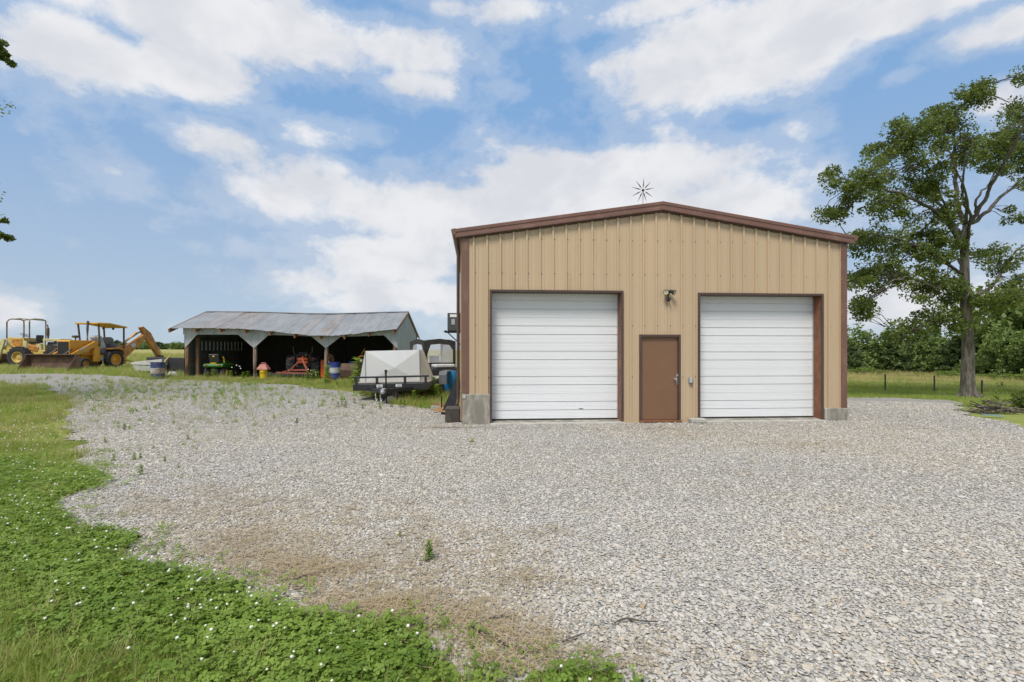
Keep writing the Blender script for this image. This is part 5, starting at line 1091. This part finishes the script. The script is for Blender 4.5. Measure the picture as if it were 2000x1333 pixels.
for i, (px, Y, top, w) in enumerate([(1692, 50, 716, 36), (1722, 49, 722, 30), (1850, 44, 722, 40), (1868, 43, 727, 34), (1740, 49, 724, 30), (1930, 41, 728, 44), (1660, 51, 719, 34), (1790, 47, 726, 30), (1985, 38, 728, 50)]): far_tree(px, Y, top, w, 'bright', i, LB['bright'], 'bushes at the foot of the tree row', 'field_bush')
# far tree line on the left
for i in range(22):
    px = 20 + i * 24 + random.uniform(-8, 8); Y = random.uniform(150, 185); top = random.uniform(664, 672) if px > 200 else random.uniform(669, 676)
    far_tree(px, Y, top, random.uniform(36, 54), 'round' if i % 3 else 'cedar', i, 'small dark tree in the far tree line across the left field', 'far tree line across the left field')
# ================================================================== FENCE, BRUSH PILE, SHRUB
fe = thing('wire_fence', 'wire fence on thin steel posts between the drive and the right hand field', 'fence', (0, 0, 0)); M('t_post', (.05, .05, .042), .7, .2, .2, 8); FP = []
for px, pb, pt in ((1640, 762, 728), (1729, 764, 731), (1825, 767, 734), (1918, 772, 743), (2010, 778, 748), (2100, 784, 752)):
    q = G(px, pb); top = CAMH + (HZ - pt) / F * q.y; m = MB(); m.box((q.x, q.y, (q.z + top) / 2 - .1), (.045, .05, top - q.z + .2)); m.box((q.x, q.y + .03, (q.z + top) / 2), (.015, .04, top - q.z)); m.build('post', MATS['t_post'], fe); FP.append((q, top))
for fr_ in (.25, .5, .72, .95):
    m = MB(); m.tube([(q.x, q.y - .03, q.z + (t - q.z) * fr_) for q, t in FP], .006, 4); m.build('wire', M('fence_wire', (.22, .20, .17), .6, .5), fe)
q = G(1940, 808); bp_ = thing('brush_pile', 'low heap of dead grey branches at the edge of the drive near the oak', 'brush pile', q)
M('dead_branch', (.085, .068, .055), .9, 0, .4, 6, .2, 30); M('dead_branch_pale', (.25, .215, .18), .9, 0, .4, 6)
for k in range(110):
    t = random.uniform(-1.15, 1.25); hh = .62 * math.exp(-(t / .8) ** 2); c = Vector((t, random.uniform(-.4, .4), random.uniform(.04, max(.1, hh)))); a = random.gauss(0, .5); L_ = random.uniform(.5, 1.3); d = Vector((math.cos(a), math.sin(a) * 1.2, random.gauss(0, .14))).normalized() * L_ / 2
    mid = c + Vector((0, random.uniform(-.05, .05), random.uniform(-.04, .07))); m = MB(); m.tube([c - d, mid, c + d], [random.uniform(.012, .028), .016, .006], 5); m.build('branch', MATS['dead_branch_pale' if k % 4 == 0 else 'dead_branch'], bp_)
for a, b in (((-1.25, 0, .45), (-.6, 0, .2)), ((-.95, .3, .55), (-.35, .2, .25)), ((.75, .2, .55), (.45, .1, .25))): m = MB(); m.tube([a, Vector(a).lerp(Vector(b), .5) + Vector((0, 0, .03)), b], [.03, .03, .035], 6); m.build('branch', MATS['dead_branch'], bp_)
q = G(1938, 816); m = MB(); m.box((0, 0, .02), (.42, .13, .03)); o = m.build('green_board', M('teal_paint', (.16, .26, .27), .6, 0, .12, 4, dirt=(.2, .2, .16), damt=.3)); o.location = (q.x, q.y, q.z + .04); o.rotation_euler = (0, .06, -.5); tag(o, 'faded teal board lying in front of the brush pile', 'board')
q = G(1999, 806); sh = thing('shrub', 'dark leafy shrub beside the brush pile at the picture edge', 'shrub', q); v, f = leaves([(random.gauss(.1, .28), random.gauss(0, .28), abs(random.gauss(.34, .2)), .14) for _ in range(70)], 26, .075, 9); o = bpy.data.objects.new('foliage', leafmesh('foliage', v, f, OAK)); C.objects.link(o); o.parent = sh
m = MB()
for k in range(7): m.tube([(0, 0, -.02), (random.uniform(-.3, .4), random.uniform(-.3, .3), .5)], [.015, .006], 4)
m.build('stem', BARKD, sh)
bp_.scale = (.52, .55, .62)
# ================================================================== GRASS, CLOVER, WEEDS
def tuft(n, h, spread, w, lean, mat, seed, seg=3):
    g = random.Random(seed); m = MB()
    for _ in range(n):
        a = g.uniform(0, 6.283); r = spread * g.random() ** .5; b = Vector((math.cos(a) * r, math.sin(a) * r, -.01)); ld = g.uniform(0, 6.283); l = lean * g.uniform(.2, 1.2); hh = h * g.uniform(.55, 1.15); sd_ = Vector((-math.sin(ld), math.cos(ld), 0)); vs = []
        for i in range(seg + 1):
            t = i / seg; p = b + Vector((math.cos(ld) * l * t * t * hh, math.sin(ld) * l * t * t * hh, hh * t * (1 - .25 * l * t))); ww = w * (1 - t * .92) / 2; vs += [p - sd_ * ww, p + sd_ * ww]
        m.add(vs, [(2 * i, 2 * i + 1, 2 * i + 3, 2 * i + 2) for i in range(seg)])
    return m.mesh('tuft', mat, fix=False)
GL = leafmat('grass_lush', [(.19, .29, .04), (.24, .335, .052), (.29, .365, .07), (.33, .375, .10)], .5)
GY = leafmat('grass_dry', [(.30, .30, .07), (.37, .345, .10), (.43, .38, .15), (.48, .42, .20)], .45)
GH = leafmat('hay', [(.36, .32, .11), (.44, .37, .16), (.50, .41, .20)], .4)
GS = leafmat('straw', [(.38, .295, .17), (.45, .36, .22), (.40, .30, .16), (.32, .24, .14)], .1)
CLV = leafmat('clover_leaves', [(.13, .225, .028), (.17, .275, .038), (.21, .32, .05), (.26, .35, .07)], .45)
WD = leafmat('weed_leaves', [(.15, .25, .04), (.20, .31, .05), (.26, .36, .07)], .45)
tl_l = [tuft(16, .11, .045, .006, .7, GL, k) for k in range(4)]; tl_y = [tuft(14, .16, .05, .005, .6, GY, 10 + k) for k in range(3)]
tf_l = [tuft(22, .34, .16, .016, .6, GL, 20 + k) for k in range(4)]; tf_y = [tuft(20, .42, .18, .013, .5, GY, 30 + k) for k in range(4)]
def clover(seed):
    g = random.Random(seed); m = MB()
    for _ in range(9):
        x, y = g.gauss(0, .035), g.gauss(0, .035); z = g.uniform(.025, .075); s_ = g.uniform(.012, .019); a0 = g.uniform(0, 6.283); tx, ty = g.gauss(0, .3), g.gauss(0, .3)
        for k in range(3):
            a = a0 + k * 2.094; d = Vector((math.cos(a), math.sin(a), 0)); t = Vector((-d.y, d.x, 0)); c = Vector((x, y, z))
            pts_ = [c, c + d * s_ * .7 + t * s_ * .55, c + d * s_ * 1.15 + t * s_ * .25, c + d * s_ * 1.15 - t * s_ * .25, c + d * s_ * .7 - t * s_ * .55]
            pts_ = [p + Vector((0, 0, (p.x - x) * tx + (p.y - y) * ty - .1 * s_)) for p in pts_]; m.add(pts_, [(0, 1, 2, 3, 4)])
    return m.mesh('clover', CLV, fix=False)
def flower(seed):
    g = random.Random(seed); m = MB(); h = g.uniform(.075, .12); m.blob((0, 0, h), (.0075, .0075, .0065), 1, .35, seed, 3)
    return m.mesh('flower', M('clover_white', (.70, .68, .60), .8, 0, .15, 60, dirt=(.42, .30, .20), damt=.25, ds=80), True)
cv = [clover(k) for k in range(5)]; fw_ = [flower(k) for k in range(3)]
# near verge
p = jgrid(-12, 3, 1.5, 8.5, .043); p = p[inview(p, 1.12, .8) & ~in_gravel(p, .12) & (p[:, 0] < 2.2)]
gz_ = wob(p, .9, 4) + .7 * wob(p, 2.7, 1); corner = rng.random(len(p)) < np.clip(.45 + (-p[:, 0] - 1.38 - (p[:, 1] - 2.36) * 2.25) * .9 + .5 * gz_, 0, .93)
isg = corner | (p[:, 1] > 6.9 + .7 * wob(p, 1.2, 2) + rng.normal(0, .35, len(p)))
thinr = (p[:, 0] > -.5 + .3 * wob(p, 3, 2)) & (rng.random(len(p)) > .28); isg = isg | thinr; pc = p[~isg]; k = len(pc); scatter('clover', cv, lift(pc, .0), zrot(k, .15), uscl(k, .8, 1.35), rng.integers(0, 5, k), 'white clover carpet in the verge at the left of the yard', 'clover')
pf = pc[rng.random(len(pc)) < .05 + .10 * np.clip(wob(pc, 1.3, 8), 0, 1)]; k = len(pf); scatter('clover_flowers', fw_, lift(pf, .0), zrot(k, .2), uscl(k, .85, 1.4), rng.integers(0, 3, k), 'small white clover flower heads in the verge', 'flowers')
pg = p[(isg & ~(thinr & (rng.random(len(p)) > .22))) | (rng.random(len(p)) < .24)]; k = len(pg); scatter('verge_grass', tl_l + tl_y, lift(pg), zrot(k, .1), uscl(k, .7, 1.25), np.where(rng.random(k) < .86, rng.integers(0, 4, k), rng.integers(4, 7, k)), 'short green grass in the verge left of the yard', 'grass')
# stragglers of clover creeping over the gravel edge
p = jgrid(-9, 3, 1.8, 8, .09); p = p[inview(p, 1.1, .6)]; ig = in_gravel(p, .12); sh_ = np.zeros(len(p), bool)
for dx, dy in ((-.22, 0), (-.1, -.16), (-.34, -.2), (.05, -.24)): sh_ |= ~in_gravel(p + np.array([dx, dy]), .12)
p = p[ig & sh_ & (p[:, 0] < 2) & (wob(p, 2.6, 3) + rng.normal(0, .4, len(p)) > .15)]; k = len(p)
scatter('clover_edge', cv + tl_l[:2], lift(p, .02), zrot(k, .15), uscl(k, .5, 1.0), rng.integers(0, 7, k), 'straggling clover and grass sprigs along the gravel edge', 'clover')
# middle verge and field grass
pq = jgrid(-12, -3, 7.5, 13, .16); pq = pq[inview(pq, 1.1, .5) & ~in_gravel(pq, .3) & (wob(pq, .8, 6) > .05) & (rng.random(len(pq)) < .55)]; scatter('far_clover_flowers', fw_, lift(pq, .0), zrot(len(pq), .2), uscl(len(pq), 1.0, 1.6), rng.integers(0, 3, len(pq)), 'white clover flower heads in the grass farther back', 'flowers')
p = jgrid(-26, -3, 7.5, 25, .13); p = p[inview(p, 1.1, 1) & ~in_gravel(p, .5)]; p = p[(p[:, 1] < 24.5) | (p[:, 0] < sx(355))]; k = len(p)
sc_ = np.clip(.20 + p[:, 1] * .012, .26, .7) * (1 + .55 * wob(p, 1.4, 5) + .3 * wob(p, 4.0, 2)) * np.where(rng.random(k) < .05, 1.9, 1); s = uscl(k, .7, 1.25) * np.clip(sc_, .12, 1.2)[:, None]; yl = wob(p, .5, 3) + .5 * wob(p, 1.7, 6) + .25
scatter('meadow_grass', tf_l + tf_y, lift(p), zrot(k, .08), s, np.where(rng.random(k) < .5 - .4 * yl, rng.integers(0, 4, k), rng.integers(4, 8, k)), 'yellow green grass between the yard and the machines', 'grass')
p = np.concatenate([jgrid(-60, -17, 24.5, 42, .36), jgrid(-80, -20, 42, 75, .8), jgrid(-6, -1.6, 13.2, 26, .2), jgrid(-17.5, -6, 19, 25.3, .2)]); p = p[inview(p, 1.1, 1.5)]; strip = (p[:, 0] > -17.5) & (p[:, 0] < -3) & (p[:, 1] > 16); patch = wob(p, 1.6, 3) + .6 * wob(p, 4.1, 8) + (p[:, 1] - 22.3) * .3 > .2; p = p[(~in_gravel(p, .4) & ~strip) | (strip & patch)]; p = p[~((p[:, 0] > SX0 - .1) & (p[:, 0] < SX1 + .1) & (p[:, 1] > 25.3) & (p[:, 1] < 31))]
cl_ = gl(0, 0, 0); p = p[~((p[:, 0] > XL - .35 - (p[:, 1] - YL) * GM) & (p[:, 1] > 11) & (p[:, 1] < 25) & (p[:, 0] < 9))]; k = len(p)
gre = (p[:, 0] > -17); s = uscl(k, .8, 1.35) * np.where(gre, np.where(p[:, 1] > 19, .42, .62), np.where(p[:, 1] > 42, 1.5, .8))[:, None]
scatter('field_grass', tf_l + tf_y, lift(p), zrot(k, .08), s, np.where(rng.random(k) < np.where(gre, .75, .5), rng.integers(0, 4, k), rng.integers(4, 8, k)), 'tall field grass round the parked machines and shed', 'grass')
p = np.concatenate([jgrid(9, 34, 15.5, 29, .19), jgrid(14, 60, 29, 56, .5)]); p = p[inview(p, 1.12, 1) & ~in_gravel(p, .3)]; p = p[p[:, 0] > p[:, 1] * .62]; q2 = G(1940, 808); p = p[~((np.abs(p[:, 0] - q2.x) < 1.2) & (np.abs(p[:, 1] - q2.y) < .5))]; k = len(p)
near = p[:, 1] < 27; s = uscl(k, .7, 1.2) * np.where(near, .38, 1.15)[:, None]
scatter('right_field_grass', tf_l + tf_y + [tuft(20, .42, .18, .013, .5, GH, 40 + q) for q in range(4)], lift(p), zrot(k, .08), s, np.where(rng.random(k) < np.where(near, .9, np.clip(.9 - (p[:, 1] - 27) * .06, .12, .8)), rng.integers(0, 4, k), rng.integers(4, 8, k) + np.where(p[:, 1] > 33, 4, 0)), 'mown green edge and tall hay field beyond the drive', 'grass')
# straw and dead grass lying on the gravel
def litter(seed):
    g = random.Random(seed); m = MB()
    for _ in range(14):
        c = Vector((g.gauss(0, .05), g.gauss(0, .05), g.uniform(.012, .03))); a = g.uniform(0, 6.283); L_ = g.uniform(.02, .07); d = Vector((math.cos(a), math.sin(a), g.uniform(-.12, .12))) * L_ / 2; t = Vector((-math.sin(a), math.cos(a), 0)) * g.uniform(.001, .002); m.add([c - d - t, c + d - t * .4, c + d + t * .4, c - d + t], [(0, 1, 2, 3)])
    return m.mesh('litter', GS, fix=False)
lit = [litter(k) for k in range(5)]; PL = []
for px, py, rx, ry, n_ in [(a, b, c, d, e // 4) for a, b, c, d, e in [(350, 985, 190, 28, 900), (620, 1010, 260, 40, 700), (480, 1075, 130, 30, 500), (560, 1120, 110, 25, 600), (720, 1120, 120, 40, 600), (900, 1060, 200, 30, 500), (860, 1210, 160, 40, 700), (950, 1250, 120, 30, 350), (430, 1060, 120, 30, 400), (1020, 1140, 90, 40, 250), (700, 1190, 160, 20, 500), (1400, 852, 190, 10, 800), (1560, 872, 90, 7, 300), (1290, 842, 60, 6, 300), (1120, 880, 200, 14, 250), (1500, 930, 200, 16, 200), (880, 818, 60, 7, 350), (1000, 1300, 250, 25, 500)]]:
    for _ in range(n_):
        q = G(px + random.gauss(0, .7) * rx, max(838, py + random.gauss(0, .7) * ry)); PL.append((q.x, q.y))
PL = np.array(PL); PL = PL[in_gravel(PL, .1) & (PL[:, 1] < 11.0 + .072 * PL[:, 0])]; k = len(PL); scatter('dead_grass', lit, lift(PL, .022), zrot(k, .05), uscl(k, .8, 1.5), rng.integers(0, 5, k), 'tan dead grass and straw lying over the gravel', 'dead grass')
# small green tufts coming up through the gravel
p = jgrid(-28, 14, 4, 26, .25); p = p[inview(p, 1.06, .5) & in_gravel(p, 0)]; dist = np.hypot(p[:, 0] + 13, (p[:, 1] - 17) * .9); dens = np.clip(1.25 - dist / 9.5, .012, .95) * np.clip(.75 + .7 * wob(p, 1.1, 2), .08, 1); p = p[(rng.random(len(p)) < dens)]; p = p[~((p[:, 1] > 10.6 + .072 * p[:, 0]) & (p[:, 0] > -1.6))]; k = len(p)
scatter('yard_weeds', tl_l + tl_y + [tuft(9, .10, .03, .014, .8, WD, 71), tuft(12, .14, .05, .016, .9, WD, 72)], lift(p, .02), zrot(k, .12), uscl(k, .5, 1.2) * np.clip(p[:, 1] / 9, .6, 1.6)[:, None], rng.integers(0, 9, k), 'small green grass tufts coming up through the gravel', 'weeds')
# broad-leaved weeds: individuals
def weed_mesh(seed, h, n):
    g = random.Random(seed); m = MB(); m.tube([(0, 0, -.03), (g.uniform(-.02, .02), g.uniform(-.02, .02), h * .5), (g.uniform(-.04, .04), g.uniform(-.04, .04), h)], [.008, .006, .003], 5, cap=False)
    lf = MB()
    for i in range(n):
        t = .15 + .85 * i / n; a = i * 2.4 + g.uniform(-.3, .3); d = Vector((math.cos(a), math.sin(a), g.uniform(-.15, .45) + t * .35)).normalized(); L_ = h * g.uniform(.22, .38) * (1.2 - .4 * t); b = Vector((0, 0, h * t)); s_ = Vector((-math.sin(a), math.cos(a), 0)) * L_ * .26; lf.add([b, b + d * L_ * .45 + s_, b + d * L_ - Vector((0, 0, L_ * .25)), b + d * L_ * .45 - s_], [(0, 1, 2, 3)])
    return m.mesh('stem', WD), lf.mesh('leaves', WD, fix=False)
WM = [weed_mesh(k, .5, 40 + 4 * k) for k in range(5)]
def weed(px, py, hpx, label, group, i, Y=None):
    q = GX(px, Y) if Y else G(px, py); h = hpx / F * q.y; t = thing('weed', label, 'weed', (q.x, q.y, q.z + .015), random.uniform(0, 6), group); t.scale = (h / .5,) * 3
    for me in WM[i % 5]: o = bpy.data.objects.new(me.name.split('.')[0], me); C.objects.link(o); o.parent = t
weed(838, 1101, 40, 'bushy dark green weed standing alone in the bare gravel', None, 2)
for i, (px, py, h) in enumerate([(275, 932, 22), (222, 904, 16), (262, 903, 17), (274, 899, 13), (322, 906, 12), (348, 918, 10), (160, 868, 12), (205, 868, 12), (243, 843, 15), (300, 880, 8), (367, 862, 11), (409, 935, 7), (487, 935, 6), (781, 1054, 14), (580, 830, 12), (535, 820, 9), (640, 820, 9)]): weed(px, py, h, 'small upright weed growing in the open gravel', 'small weeds in the open gravel', i)
for i, (px, py, h) in enumerate([(405, 742, 14), (417, 741, 20), (450, 741, 16), (475, 743, 15), (484, 742, 16), (527, 742, 14), (545, 744, 12), (575, 744, 13), (600, 746, 20), (612, 745, 22), (620, 744, 18), (563, 745, 10), (640, 750, 36), (636, 752, 22), (658, 758, 12), (672, 756, 14), (688, 758, 16), (698, 752, 52), (694, 755, 30)]): weed(px, py, h, 'leafy weed in the strip along the shed front', 'leafy weeds along the shed front', i)
for i, (px, py, h) in enumerate([(668, 795, 16), (660, 797, 12), (692, 790, 12), (675, 798, 14), (708, 800, 10), (712, 780, 26), (705, 775, 22), (735, 783, 22), (742, 800, 12), (765, 797, 14), (782, 798, 18), (790, 796, 16), (812, 785, 34), (808, 788, 24), (846, 780, 44), (852, 782, 30), (826, 790, 14), (822, 800, 10)]): weed(px, py, h, 'leafy weed in the gravel round the trailer tongue', 'leafy weeds round the trailer tongue', i)
# daisies in front of the shed
m = MB(); 
for px, py in ((602, 722), (607, 724), (612, 726), (616, 728), (609, 732), (617, 733), (599, 729), (462, 714), (468, 716), (470, 720), (453, 718)):
    c = P(px, py, SY - .35); m.blob(tuple(c), (.035, .03, .03), 1, .2)
o = m.build('daisies', MATS['clover_white'], smooth=True); tag(o, 'white daisy heads in the weeds at the shed front', 'flowers', kind='stuff')
# twigs on the gravel
for i, (pl, r, lb) in enumerate([([(575, 1146), (600, 1137), (628, 1129), (655, 1121)], .010, 'straight dark stick lying on straw covered gravel'), ([(915, 1240), (940, 1252), (975, 1270), (1020, 1287), (1050, 1287)], .011, 'long forked stick on the gravel near the clover'), ([(1200, 1233), (1225, 1224), (1250, 1229), (1285, 1231)], .007, 'thin curved twig on bare pale gravel'), ([(1100, 1272), (1120, 1262), (1142, 1254)], .007, 'short twig beside the long forked stick')]):
    q = [G(*t) + Vector((0, 0, .05)) for t in pl]; m = MB(); m.tube(smooth_path(q, 3), list(np.linspace(r, r * .5, (len(q) - 1) * 3 + 1)), 6)
    if i == 1: m.tube([q[0], q[0] + Vector((.12, .08, 0)), q[0] + Vector((.28, .12, .0))], [.008, .006, .003], 5)
    tag(m.build('stick', MATS['dead_branch'], smooth=True), lb, 'stick')
